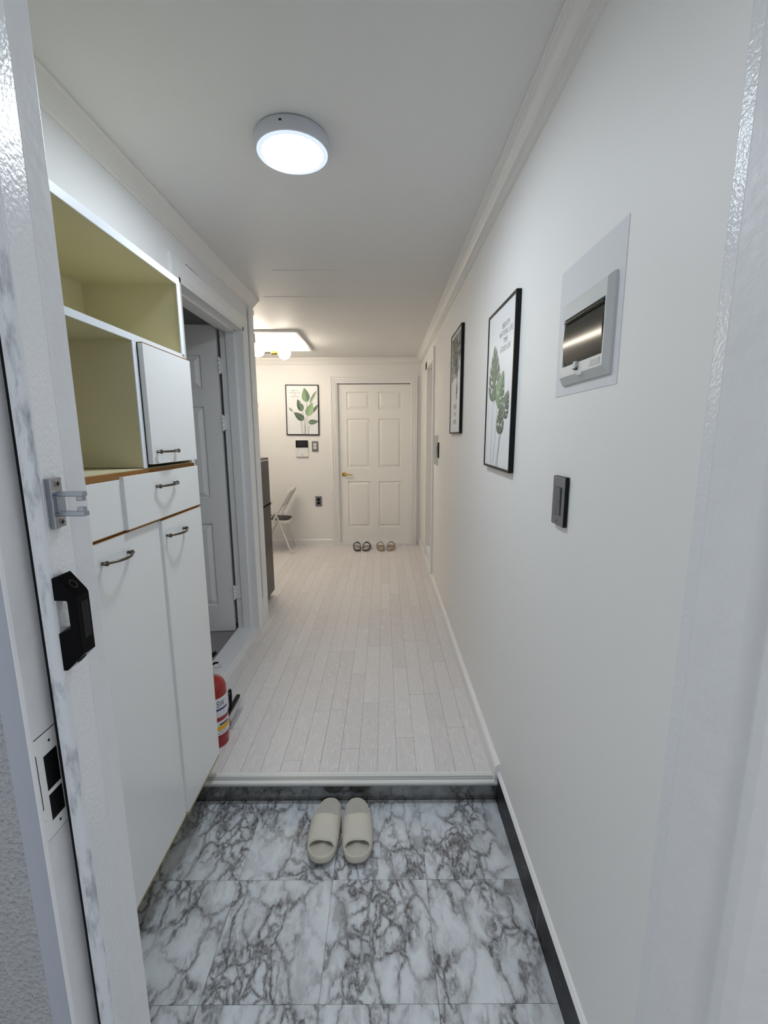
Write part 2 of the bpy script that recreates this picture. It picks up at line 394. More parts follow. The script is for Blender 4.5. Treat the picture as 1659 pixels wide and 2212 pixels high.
# ------------------------------------------------------------------ walls, ceiling
def shell():
    # right wall with shallow recess
    w = struct(empty('wall_right', (XR, 3, 0)), 'long white right wall of the hallway')
    b = MB()
    b.box(XR, .60, .632, 4.06, -.05, 2.5); b.box(XR, .60, 4.64, 5.6, -.05, 2.5)
    b.box(XR, .60, 4.06, 4.64, -.05, .27); b.box(XR, .60, 4.06, 4.64, 2.13, 2.5); b.box(.535, .60, 4.06, 4.64, .27, 2.13)
    b.build('wall_face', 'wall', w)
    m = MB(); m.box(XR-.0012, XR+.001, .882, 1.19, 1.55, 1.852); o = m.build('wall_patch', 'patch', w); o['label'] = 'greyer rectangular repainted patch around the breaker box'
    # end wall
    w = MB(); w.box(-3.7, -.575, YE, 5.60, 0, 2.5); w.box(.338, .60, YE, 5.60, 0, 2.5); w.box(-.575, .338, YE, 5.60, 2.105, 2.5); w.box(-.7, .5, 5.60, 5.65, 0, 2.5)
    tag(w.build('wall_end', 'wall'), 'white end wall with the six-panel door', kind='structure')
    # left wall around cabinet and doorway
    w = MB()
    w.box(-1.03, XL, .632, 1.60, 1.985, 2.5); w.box(-1.03, XL, 1.60, 2.05, .0, 2.5); w.box(-1.03, XL, 2.05, 2.945, 2.15, 2.5); w.box(-1.03, XL, 2.945, 3.15, .0, 2.5)
    w.box(-1.12, -1.02, .632, 1.66, -.05, 2.5); w.box(-1.12, -1.03, 1.60, 1.66, 0, 2.5)
    wl = tag(w.build('wall_left', 'wall_upper'), 'white left wall above the cabinet and around the open doorway', kind='structure')
    w = MB(); w.prism([(2.142, 2.2255), (2.142, 2.2280), (2.348, 2.2225), (2.348, 2.2205)], lambda u, v, t: (t, u, v), XL-.001, XL+.0006); w.build('open_seam', 'dark_gap', wl)
    w = MB(); w.box(-3.7, -1.03, 3.05, 3.15, 0, 2.5); tag(w.build('wall_partition', 'wall'), 'white partition wall behind the open left door', kind='structure')
    w = MB(); w.box(-3.75, -3.65, 3.0, 5.6, 0, 2.5); tag(w.build('wall_living', 'wall'), 'white far side wall of the living area', kind='structure')
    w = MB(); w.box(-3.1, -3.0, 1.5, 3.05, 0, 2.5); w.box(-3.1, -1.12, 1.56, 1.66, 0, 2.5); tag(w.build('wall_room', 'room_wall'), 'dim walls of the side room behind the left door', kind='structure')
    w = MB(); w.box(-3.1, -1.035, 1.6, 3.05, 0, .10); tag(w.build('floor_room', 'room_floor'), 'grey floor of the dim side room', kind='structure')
    # ceiling with tray
    c = struct(empty('ceiling', (0, 3, CEIL)), 'white ceiling of the hallway with a recessed tray')
    b = MB(); tx0, tx1, ty0, ty1, td = -1.75, -.776, 4.055, 4.87, .11
    b.box(-3.75, .60, .487, ty0, CEIL, 2.55); b.box(-3.75, .60, ty1, 5.65, CEIL, 2.55); b.box(-3.75, tx0, ty0, ty1, CEIL, 2.55); b.box(tx1, .60, ty0, ty1, CEIL, 2.55)
    b.box(tx0, tx1, ty0, ty1, CEIL+td, 2.55); b.build('ceiling_board', 'ceiling', c)
    for (x0, x1, yy) in ((-.62, -.18, 2.655), (-.80, -.30, 3.12)):
        b = MB(); b.box(x0, x1, yy, yy+.004, CEIL-.0012, CEIL+.001); b.build('paper_seam', 'ceiling', c)
    t = struct(empty('trim_2', (-1.26, 4.46, CEIL)), 'white moulding around the lit ceiling tray')
    for (x0, x1, y0, y1) in ((tx0-.03, tx1+.028, ty0-.03, ty0), (tx0-.03, tx1+.028, ty1, ty1+.03), (tx0-.03, tx0, ty0, ty1), (tx1, tx1+.028, ty0, ty1)):
        b = MB(); b.box(x0, x1, y0, y1, CEIL-.022, CEIL); b.build('moulding', 'crown', t, bevel=.006)
    # crowns
    prof = [(0, 0), (.060, 0), (.060, -.006), (.0535, -.0085), (.0535, -.013), (.047, -.0155), (.047, -.0195), (.041, -.022), (.031, -.033), (.025, -.045), (.025, -.048), (.0175, -.0495), (.0175, -.0555), (.011, -.0575), (.011, -.068), (0, -.071)]
    b = MB(); b.prism(prof, lambda u, v, t: (XR-u, t, CEIL+v), .632, YE); tag(b.build('trim_3', 'crown'), 'stepped white crown moulding along the right wall', kind='structure')
    b = MB(); b.prism(prof, lambda u, v, t: (t, YE-u, CEIL+v), -3.65, XR); tag(b.build('trim_4', 'crown'), 'stepped white crown moulding above the end door', kind='structure')
    prof2 = [(0, 0), (.046, 0), (.046, -.008), (.040, -.014), (.012, -.058), (.012, -.064), (.006, -.070), (0, -.070)]
    b = MB()
    A = [b.bm.verts.new((XL+u, .632, CEIL+v)) for u, v in prof2]; Bv = [b.bm.verts.new((XL+u, 3.15+u, CEIL+v)) for u, v in prof2]
    for i in range(len(prof2)): b._f([A[i], A[(i+1) % len(A)], Bv[(i+1) % len(A)], Bv[i]])
    b._f(A[::-1])
    Cv = [b.bm.verts.new((-3.6, 3.15+u, CEIL+v)) for u, v in prof2]
    for i in range(len(prof2)): b._f([Bv[i], Bv[(i+1) % len(A)], Cv[(i+1) % len(A)], Cv[i]])
    tag(b.build('trim_5', 'crown'), 'plain white crown moulding along the left wall', kind='structure')
    # baseboards
    def base_prof(d=.012): return [(0, 0), (d, 0), (d, .062), (d*.8, .070), (d*.35, .077), (0, .078)]
    b = MB(); b.prism(base_prof(.02), lambda u, v, t: (XR-u, t, FL+v), 1.537, 3.99); tag(b.build('baseboard_right', 'paint'), 'white baseboard along the right wall', kind='structure')
    b = MB(); b.prism(base_prof(.014), lambda u, v, t: (XR-u, t, FL+v), 4.08, YE); tag(b.build('baseboard_right_far', 'paint'), 'white baseboard under the recess at the far right', kind='structure')
    b = MB(); b.prism(base_prof(), lambda u, v, t: (t, YE-u, FL+v), -3.65, -.66); tag(b.build('baseboard_end', 'paint'), 'white baseboard along the end wall', kind='structure')
    # black stone skirting in the entrance
    r = struct(empty('baseboard_entrance', (XR, 1.1, 0)), 'black stone skirting along the entrance right wall')
    for y0, y1 in ((.64, 1.0705), (1.0735, 1.548)):
        b = MB(); b.box(.446, XR+.002, y0, y1, -.002, .126); b.build('skirting_slab', 'blackstone', r, bevel=.001)
    b = MB(); b.box(.447, XR+.002, 1.0700, 1.0740, 0, .124); b.build('joint', 'nosing', r)
    b = MB(); b.prism([(.443, .124), (.4565, .124), (.4565, .137), (.450, .133)], lambda u, v, t: (u, t, v), .64, 1.55); b.build('cap_strip', 'paint', r)
shell()

# ------------------------------------------------------------------ doors
def panel_leaf(name, W, H, T, parent, base=(0, 0, 0), mats=('paint_door',), stile=.105, flip=False):
    """six-panel leaf in local coords: x 0..W, y 0..T (front at y=0 facing -y), z 0..H. Recesses in the front face; panels separate."""
    mid = .105; pw = (W-2*stile-mid)/2
    xs = [0, stile, stile+pw, stile+pw+mid, W-stile, W]
    zs = [0, .19, .775, .945, 1.545, 1.655, 1.865, H]
    b = MB(); bm = b.bm
    V = [[bm.verts.new((x, 0, z)) for x in xs] for z in zs]
    pan = []
    for j in range(len(zs)-1):
        for i in range(len(xs)-1):
            f = bm.faces.new((V[j][i], V[j][i+1], V[j+1][i+1], V[j+1][i]))
            if i in (1, 3) and j in (1, 3, 5): pan.append(f)
    bm.normal_update()
    bmesh.ops.inset_individual(bm, faces=pan, thickness=.010, depth=-.013)
    x0, x1, z0, z1 = 0, W, 0, H
    q = [bm.verts.new(p) for p in ((0, T, 0), (W, T, 0), (W, T, H), (0, T, H))]
    bm.faces.new((q[1], q[0], q[3], q[2]))
    bot = [V[0][i] for i in range(len(xs))]; bm.faces.new(bot[::-1] + [q[0], q[1]])
    top = [V[-1][i] for i in range(len(xs))]; bm.faces.new(top + [q[2], q[3]])
    lf = [V[j][0] for j in range(len(zs))]; bm.faces.new(lf + [q[3], q[0]])
    rg = [V[j][-1] for j in range(len(zs))]; bm.faces.new(rg[::-1] + [q[1], q[2]])
    for f in bm.faces: f.material_index = 0
    leaf = b.build(name, list(mats), parent, base=base, recalc=True)
    for i in (1, 3):
        for j in (1, 3, 5):
            xa, xb, za, zb = xs[i]+.012, xs[i+1]-.012, zs[j]+.012, zs[j+1]-.012
            m = MB()
            def ring(d, y): return [(xa+d, y, za+d), (xb-d, y, za+d), (xb-d, y, zb-d), (xa+d, y, zb-d)]
            m.loft([ring(0, .0135), ring(0, .0120), ring(.026, .0015), ring(.031, .0010)], True, True, True)
            m.build('panel', list(mats), leaf, base=base)
    return leaf

def casing_profile(): return [(0, 0), (0, .008), (.009, .010), (.011, .016), (.024, .018), (.027, .012), (.032, .012), (.035, .020), (.050, .023), (.053, .017), (.058, .017), (.061, .027), (.074, .029), (.080, .024), (.080, 0)]
def door_end():
    d = struct(empty('door_1', (-.118, YE, FL)), 'white six-panel door closed at the end of the hallway')
    X0, X1, ZT = -.565, .328, 2.093
    leaf = panel_leaf('leaf', X1-X0-.012, 1.955, .035, d, base=(0, 0, 0)); leaf.location = (X0+.006+.118, 5.487-YE, .125-FL)
    pr = casing_profile()
    # u from inner edge outward, v proud of wall
    for sgn, xe in ((-1, X0), (1, X1)):
        m = MB()
        A = [m.bm.verts.new((xe+sgn*u, YE-v, FL)) for u, v in pr]; Bv = [m.bm.verts.new((xe+sgn*u, YE-v, ZT+u)) for u, v in pr]
        for i in range(len(pr)): m._f([A[i], A[(i+1) % len(pr)], Bv[(i+1) % len(pr)], Bv[i]])
        m.build('casing_leg', 'paint', d)
    m = MB()
    A = [m.bm.verts.new((X0-u, YE-v, ZT+u)) for u, v in pr]; Bv = [m.bm.verts.new((X1+u, YE-v, ZT+u)) for u, v in pr]
    for i in range(len(pr)): m._f([A[i], A[(i+1) % len(pr)], Bv[(i+1) % len(pr)], Bv[i]])
    m.build('casing_head', 'paint', d)
    m = MB(); m.box(X0-.012, X0+.006, YE-.004, 5.56, FL, ZT); m.box(X1-.006, X1+.012, YE-.004, 5.56, FL, ZT); m.box(X0, X1, YE-.004, 5.56, ZT-.006, ZT+.012); m.build('jamb_lining', 'paint', d)
    m = MB(); m.box(X0, X1, YE-.004, 5.58, FL, .123); m.build('sill', 'threshold', d, bevel=.003)
    h = MB(); h.lathe([(.001, 0), (.026, 0), (.027, -.004), (.024, -.008), (.012, -.010), (.010, -.040), (.001, -.042)], (-.497, 5.489, .988), 'y', 24); hd = h.build('handle', 'brass', d, smooth=True)
    h = MB(); h.tube([(-.501, 5.452, .988), (-.48, 5.450, .988), (-.44, 5.451, .987), (-.392, 5.455, .986)], [.009, .008, .0075, .006], 12); h.build('lever', 'brass', hd, smooth=True)
door_end()

def door_left():
    d = struct(empty('door_2', (XL, 2.5, FL)), 'white six-panel door standing open into the dim left room')
    lf = panel_leaf('leaf', .82, 2.045, .036, d, base=(0, 0, 0), mats=('paint_door',)); 
    # hinge edge at X=-1.062,Y=2.905 ; leaf runs towards -X, front face towards -Y
    lf.rotation_euler = (0, 0, math.radians(5)); c, s_ = math.cos(math.radians(5)), math.sin(math.radians(5))
    lf.location = (-1.058-.82*c-XL, 2.910-.82*s_-2.5, .104-FL)
    pr = [(0, 0), (0, .006), (.012, .009), (.018, .007), (.024, .010), (.066, .011), (.074, .009), (.076, 0)]
    Y0, Y1, ZT = 2.050, 2.945, 2.142
    for sgn, ye, zb in ((-1, Y0, FL), (1, Y1, FL)):
        m = MB()
        A = [m.bm.verts.new((XL+v, ye+sgn*u, zb)) for u, v in pr]; Bv = [m.bm.verts.new((XL+v, ye+sgn*u, ZT+u)) for u, v in pr]
        for i in range(len(pr)): m._f([A[i], A[(i+1) % len(pr)], Bv[(i+1) % len(pr)], Bv[i]])
        m.build('casing_leg', 'paint', d)
    m = MB()
    A = [m.bm.verts.new((XL+v, Y0-u, ZT+u)) for u, v in pr]; Bv = [m.bm.verts.new((XL+v, Y1+u, ZT+u)) for u, v in pr]
    for i in range(len(pr)): m._f([A[i], A[(i+1) % len(pr)], Bv[(i+1) % len(pr)], Bv[i]])
    m.build('casing_head', 'paint', d)
    m = MB(); m.box(-1.040, XL+.004, Y1-.020, Y1, FL, ZT); m.box(-1.040, XL+.004, Y0, Y0+.020, FL, ZT); m.box(-1.040, XL+.004, Y0, Y1, ZT-.020, ZT+.008); m.build('jamb_lining', 'paint', d)
    m = MB(); m.box(-1.000, -.944, Y1-.034, Y1-.020, FL, ZT-.02); m.box(-1.000, -.944, Y0+.02, Y0+.034, FL, ZT-.02); m.box(-1.000, -.944, Y0+.02, Y1-.02, ZT-.034, ZT-.020); m.build('door_stop', 'paint', d, bevel=.002)
    m = MB(); m.box(-1.040, -.906, Y0+.001, Y1-.001, .02, .122); m.build('sill', 'threshold', d, bevel=.003)
    m = MB(); m.box(-.906, -.894, Y0-.07, Y1+.06, FL-.01, .100); m.build('sill_edge', 'nosing', d, bevel=.003)
    for z in (1.905, 1.545, .385):
        h = MB(); h.tube([(-1.050, 2.912, z-.052), (-1.050, 2.912, z+.052)], .0075, 12); hg = h.build('hinge', 'paint', d, smooth=True)
        for k in range(1, 4):
            q = MB(); q.tube([(-1.050, 2.912, z-.052+k*.026-.0012), (-1.050, 2.912, z-.052+k*.026+.0012)], .0079, 12); q.build('knuckle_gap', 'mark_grey', hg)
        q = MB(); q.box(-1.046, -1.005, 2.9195, 2.9255, z-.045, z+.045); q.build('hinge_plate', 'paint', hg)
        q = MB(); q.box(-1.07, -1.054, 2.9075, 2.912, z-.045, z+.045); q.build('hinge_plate', 'paint', hg)
    # corner guard on the wall end
    t = struct(empty('trim_6', (XL, 3.1, FL)), 'white corner guard on the end of the left wall')
    m = MB(); m.box(XL-.002, XL+.011, 3.062, 3.158, FL, 2.285); m.build('guard', 'paint', t, bevel=.003)
    m = MB(); m.box(XL-.002, XL+.016, 3.055, 3.166, 2.270, 2.300); m.build('guard_cap', 'paint', t, bevel=.004)
    m = MB(); m.box(XL, XL+.0016, 3.052, 3.0575, FL+.2, 2.285); m.build('joint', 'mark_grey', t)
door_left()

def recess_right():
    d = struct(empty('recess_1', (XR, 4.35, FL)), 'white framed shallow recess in the right wall')  # modelled as a plain wall recess, not a window
    pr = [(0, 0), (0, .012), (.014, .017), (.06, .017), (.07, .012), (.075, 0)]
    m = MB(); m.box(XR-.017, XR, 3.995, 4.06, FL, 2.228); m.build('casing_leg', 'paint', d, bevel=.003)
    m = MB(); m.box(XR-.012, XR, 4.64, 4.78, .168, 2.205); m.build('casing_leg', 'paint', d, bevel=.003)
    m = MB(); m.box(XR-.012, XR, 4.06, 4.78, 2.13, 2.205); m.build('casing_head', 'paint', d, bevel=.003)
    m = MB(); m.box(XR-.004, .534, 4.06, 4.64, .262, .276); m.build('sill', 'threshold', d)
    m = MB(); m.box(.520, .534, 4.08, 4.62, .29, 2.11); m.build('panel', 'paint_door', d, bevel=.004)
recess_right()

# ------------------------------------------------------------------ entrance door frame (jambs) and the outside wall
def entrance_frame():
    d = struct(empty('door_3', (0, .56, 0)), 'white painted steel frame of the entrance doorway')
    def ex(pts, z0, z1, mats, name, par=d, bevel=0, smooth=False):
        m = MB(); m.prism(pts, lambda u, v, t: (u, v, t), z0, z1); return m.build(name, mats, par, smooth=smooth, bevel=bevel)
    ZT = 2.12
    # left: interior lip, sloping glossy face, worn gasket nose, recessed lock face, outer corner
    ex([(-.4325, .632), (-.4358, .5975), (-.50, .5975), (-.50, .632)], 0, ZT, 'jamb', 'jamb_lip', bevel=.0012)
    ex([(-.4364, .5985), (-.4235, .5400), (-.4240, .536), (-.4355, .536), (-.4470, .5985)], 0, ZT, 'jamb_gloss', 'jamb_face', bevel=.0012)
    ex([(-.4238, .5375), (-.4222, .5345), (-.4235, .5310), (-.4275, .5280), (-.4320, .5268), (-.4375, .5268), (-.4375, .5375)], 0, ZT, 'gasket', 'gasket', smooth=True)
    ex([(-.4300, .5400), (-.4600, .5400), (-.4600, .5600), (-.4300, .5600)], 0, ZT, 'dark_gap', 'gasket_gap')
    lf = ex([(-.4520, .5404), (-.4520, .5010), (-.4535, .4975), (-.4570, .4945), (-.49, .4945), (-.49, .5404)], 0, ZT, 'jamb', 'lock_face')
    ex([(-.4540, .4972), (-.4580, .4925), (-.4722, .4874), (-.4722, .4972)], 0, ZT, 'jamb_side', 'outer_corner', smooth=True)
    # strike plate with two bolt holes
    sp = MB(); sp.box(-.4524, -.4512, .5035, .5385, .918, 1.066); s = sp.build('strike_plate', 'paint', d)
    for z0, z1 in ((.985, 1.036), (.940, .978)):
        q = MB(); q.box(-.4514, -.4509, .5135, .5365, z0, z1); q.build('bolt_hole', 'black_matt', s)
    for z in (1.052, .930):
        q = MB(); q.lathe([(.0005, 0), (.0018, 0), (.0018, .0004), (.0005, .0004)], (-.4512, .526, z), 'x', 10); q.build('screw', 'black_matt', s)
    for (y0, y1, z0, z1) in ((.5025, .5033, .965, 1.045), (.5035, .5395, 1.0662, 1.0672), (.5035, .5395, .9165, .9172), (.5030, .5135, .948, .9492)):
        q = MB(); q.box(-.4522, -.4517, y0, y1, z0, z1); q.build('scored_line', 'mark_grey' if z1-z0 < .0011 and z0 < .92 else 'black_matt', s)
    # right jamb
    ex([(.4553, .633), (.4545, .6085), (.4551, .6080), (.50, .6080), (.50, .633)], 0, ZT, 'jamb_gloss', 'jamb_lip', bevel=.0010)
    ex([(.4550, .6090), (.4655, .5350), (.52, .5350), (.52, .6090)], 0, ZT, 'jamb', 'jamb_face')
    ex([(.4655, .5360), (.4800, .5360), (.4800, .4970), (.4950, .4870), (.54, .4870), (.54, .5360)], 0, ZT, 'jamb', 'lock_face')
    m = MB(); m.box(-.50, .50, .50, .632, ZT, ZT+.05); m.build('frame_head', 'jamb', d)
    w = MB(); w.box(-2.2, -.4715, .488, .632, -.05, 2.55); tag(w.build('wall_front_left', 'stucco'), 'rough grey stucco outside wall left of the doorway', kind='structure')
    w = MB(); w.box(.495, 1.6, .488, .632, -.05, 2.55); w.box(-.4715, .495, .488, .632, 2.17, 2.55); tag(w.build('wall_front_right', 'stucco'), 'rough grey stucco outside wall right of the doorway', kind='structure')
    w = MB(); w.box(-2.2, 1.6, -1.5, .488, -.06, -.002); w.box(-.50, .50, .30, .60, -.06, -.0025); tag(w.build('floor_landing', 'room_floor'), 'grey landing floor outside the doorway', kind='structure')
entrance_frame()

# ------------------------------------------------------------------ shoe cabinet
def shoe_cabinet():
    r = tag(empty('shoe_cabinet', (-.84, 1.12, .16)), 'tall white shoe cabinet with olive open shelves and bronze bow handles', 'cabinet')
    B, Fx = -1.005, -.692
    def bx(name, m_, *a, par=r, bevel=0.):
        m = MB(); m.box(*a); return m.build(name, m_, par, bevel=bevel)
    bx('back_panel', 'olive', B-.012, B, .66, 1.585, .165, 1.975)
    bx('side_panel', 'olive', B, Fx, 1.566, 1.584, .165, 1.975)
    bx('side_panel', 'olive', B, Fx, .655, .672, .165, 1.975)
    bx('top_board', 'olive', B, Fx, .672, 1.566, 1.957, 1.975)
    bx('shelf', 'olive', B, Fx, .672, 1.566, 1.716, 1.730)
    bx('divider', 'olive', B, Fx, 1.260, 1.278, 1.366, 1.716)
    bx('counter_board', 'olive', B, Fx, .672, 1.566, 1.348, 1.364)
    bx('middle_board', 'olive', B, Fx, .672, 1.566, 1.196, 1.212)
    bx('base_board', 'olive_edge', B, Fx+.004, .672, 1.566, .168, .185)
    # white front edges
    for (y0, y1, z0, z1) in ((.672, 1.588, 1.955, 1.978), (.672, 1.566, 1.714, 1.7325), (1.564, 1.588, 1.7325, 1.955), (1.259, 1.279, 1.364, 1.714)):
        bx('edge_band', 'cab_edge', Fx, Fx+.004, y0, y1, z0, z1, bevel=.0008)
    bx('edge_band', 'brown_edge', Fx, Fx+.006, .672, 1.588, 1.345, 1.3615)
    bx('edge_band', 'brown_dark', Fx, Fx+.003, .672, 1.586, 1.196, 1.214)
    bx('edge_band', 'brown_edge', Fx+.004, Fx+.0195, 1.281, 1.588, 1.7128, 1.7148)
    bx('side_skin', 'cab_white', B, Fx, 1.584, 1.5865, .165, 1.955)
    def front(name, y0, y1, z0, z1, x1, x0=Fx+.004, low='brown_edge'):
        m = MB(); m.box(x0, x1, y0, y1, z0, z1); m.bm.normal_update()
        for f in m.bm.faces:
            n = f.normal; f.material_index = 1 if n.z > .5 else (2 if n.z < -.5 else 0)
        return m.build(name, ['cab_white', 'brown_edge', low], r, bevel=.0009, seg=1)
    def handle(par, y0, y1, z, xs, bow=.020):
        m = MB(); L_ = y1-y0; pts = []; rs = []
        n = 18
        for i in range(n+1):
            t = i/n; pts.append((xs+.010+bow*math.sin(PI*t)**.7, y0+.012+(L_-.024)*t, z)); rs.append(.0028+.0008*math.sin(PI*t))
        m.tube(pts, rs, 10); h = m.build('handle', 'bronze', par, smooth=True)
        for s_, y in ((-1, y0), (1, y1)):
            q = MB(); yy = y-s_*.011
            q.lathe([(.004, 0), (.0045, .004), (.0036, .007), (.0062, .010), (.0066, .014), (.003, .0175), (.0004, .018)], (xs, yy, z), 'x', 12)
            q.tube([(xs+.012, yy-s_*.004, z), (xs+.0105, yy+s_*.005, z), (xs+.008, yy+s_*.0135, z)], [.0052, .004, .0008], 10)
            q.build('finial', 'bronze', h, smooth=True)
    bx('base_edge', 'olive_edge', Fx, -.6765, 1.302, 1.586, .1745, .1858)
    bx('base_edge', 'olive_edge', Fx, -.6855, .690, 1.302, .1670, .1778)
    def edging(par, y0, y1, z0, z1, x): bx('edging', 'brown_edge', x-.004, x+.0003, y0, y1, z0, z1, par=par)
    d = front('door', 1.283, 1.586, 1.374, 1.7135, -.673); handle(d, 1.300, 1.432, 1.410, -.673, .014)
    d = front('drawer', 1.130, 1.586, 1.2085, 1.3515, -.674); handle(d, 1.278, 1.408, 1.309, -.674, .016)
    edging(d, 1.130, 1.586, 1.2083, 1.2112, -.674)
    d = front('drawer', .675, 1.146, 1.2085, 1.3445, -.683); edging(d, .675, 1.130, 1.2083, 1.2112, -.683)
    d = front('door', 1.302, 1.586, .186, 1.2045, -.674, low='olive_edge'); handle(d, 1.312, 1.446, 1.152, -.674, .022); edging(d, 1.302, 1.586, 1.2022, 1.2047, -.674)
    d = front('door', .690, 1.320, .178, 1.2045, -.683, low='olive_edge'); handle(d, 1.010, 1.140, 1.151, -.683, .022); edging(d, .690, 1.302, 1.2022, 1.2047, -.683)
shoe_cabinet()

# ------------------------------------------------------------------ hardware on the left jamb
def jamb_hardware():
    r = tag(empty('door_guard', (-.425, .556, 1.337)), 'chrome door guard catch with two prongs screwed to the left jamb', 'door catch')
    m = MB(); m.prism([(-.4335, .572), (-.4230, .572), (-.4165, .544), (-.4270, .544)], lambda u, v, t: (u, v, t), 1.336, 1.4005); m.build('base_plate', 'chrome', r, bevel=.0012)
    for z in (1.380, 1.3545):
        q = MB(); q.box(-.424, -.384, .5515, .5625, z-.0032, z+.0032); a = q.build('prong', 'chrome', r, bevel=.0014)
        dz = -1 if z > 1.37 else 1
        q = MB(); q.box(-.3935, -.3855, .553, .561, min(z, z+dz*.009), max(z, z+dz*.009)); q.build('prong_tip', 'chrome', a, bevel=.0012)
    q = MB(); q.box(-.424, -.4150, .5515, .5645, 1.3545, 1.380); q.build('web', 'chrome', r, bevel=.001)
    for z in (1.393, 1.3435):
        q = MB(); q.lathe([(.0005, 0), (.0042, 0), (.0040, .0014), (.0005, .0022)], (-.4203, .559, z), 'x', 16); s = q.build('screw', 'steel', r, smooth=True)
        for a_, b_ in ((.0028, .0006), (.0006, .0028)):
            q = MB(); q.box(-.4183, -.4178, .559-a_, .559+a_, z-b_, z+b_); q.build('cross_slot', 'black_matt', s)
    h = tag(empty('pull_handle', (-.424, .542, 1.147)), 'glossy black plastic pull handle on the left jamb', 'handle')
    out = [(-.4320, 1.2720), (-.4205, 1.2755), (-.4165, 1.2775), (-.3975, 1.2535), (-.3955, 1.2490), (-.3955, 1.1700), (-.4175, 1.1485), (-.4215, 1.1480), (-.4320, 1.1520), (-.4320, 1.1985), (-.4205, 1.2005), (-.4075, 1.2075), (-.4070, 1.2090), (-.4070, 1.2430), (-.4080, 1.2445), (-.4320, 1.2455)]
    m = MB(); m.prism(out, lambda u, v, t: (u, t, v), .5325, .5585); g = m.build('grip', 'black_gloss', h, bevel=.0014)
    for (cx, cz, nx, nz) in ((-.4055, 1.2632, .784, .62), (-.4065, 1.1592, .70, -.715)):
        q = MB(); c = Vector((cx, .5455, cz)); t = Vector((-nz, 0, nx)); w = Vector((0, 1, 0)); nn = Vector((nx, 0, nz))
        def el(a_, b_, k): return [c+(t*math.cos(2*PI*i/20)*a_+w*math.sin(2*PI*i/20)*b_)+nn*k for i in range(20)]
        q.loft([el(.0068, .0058, .0001), el(.0066, .0056, .0009), el(.0052, .0044, .0009), el(.0046, .0038, .0002)], True, False, True); q.build('screw_well', 'black_matt', g, smooth=True)
    q = MB(); q.box(-.3957, -.3951, .5410, .5545, 1.190, 1.240); q.build('inlay', 'black_frame', g)
jamb_hardware()

# ------------------------------------------------------------------ pictures
def leaf_shape(L_, W_, kind='ovate', bend=0., n=40, cuts=()):
    """outline (list of uv) base at (0,0) tip at (0,L); returns (right half, left half, midrib)"""
    def w(t):
        if kind == 'ovate': return W_*math.sin(PI*min(1, t**.75))**.8*(1-.25*t)
        if kind == 'lance': return W_*math.sin(PI*t)**.9
        return W_*math.sin(PI*min(1, max(0, t))**.60)**.78
    def mid(t): return (bend*math.sin(PI*t*.5)**2*L_, t*L_)
    R, Lh, M = [], [], []
    for i in range(n+1):
        t = i/n; mx, my = mid(t); M.append((mx, my)); ww = w(t)
        k = 1.; kl = 1.
        for (tc, dep, wd, side) in cuts:
            g = max(0, 1-abs(t-tc)/wd)
            if side > 0: k -= dep*g
            else: kl -= dep*g
        slant = 0
        R.append((mx+ww*k, my+slant*ww*k-.0)); Lh.append((mx-ww*kl, my+slant*ww*kl))
    return R, Lh, M
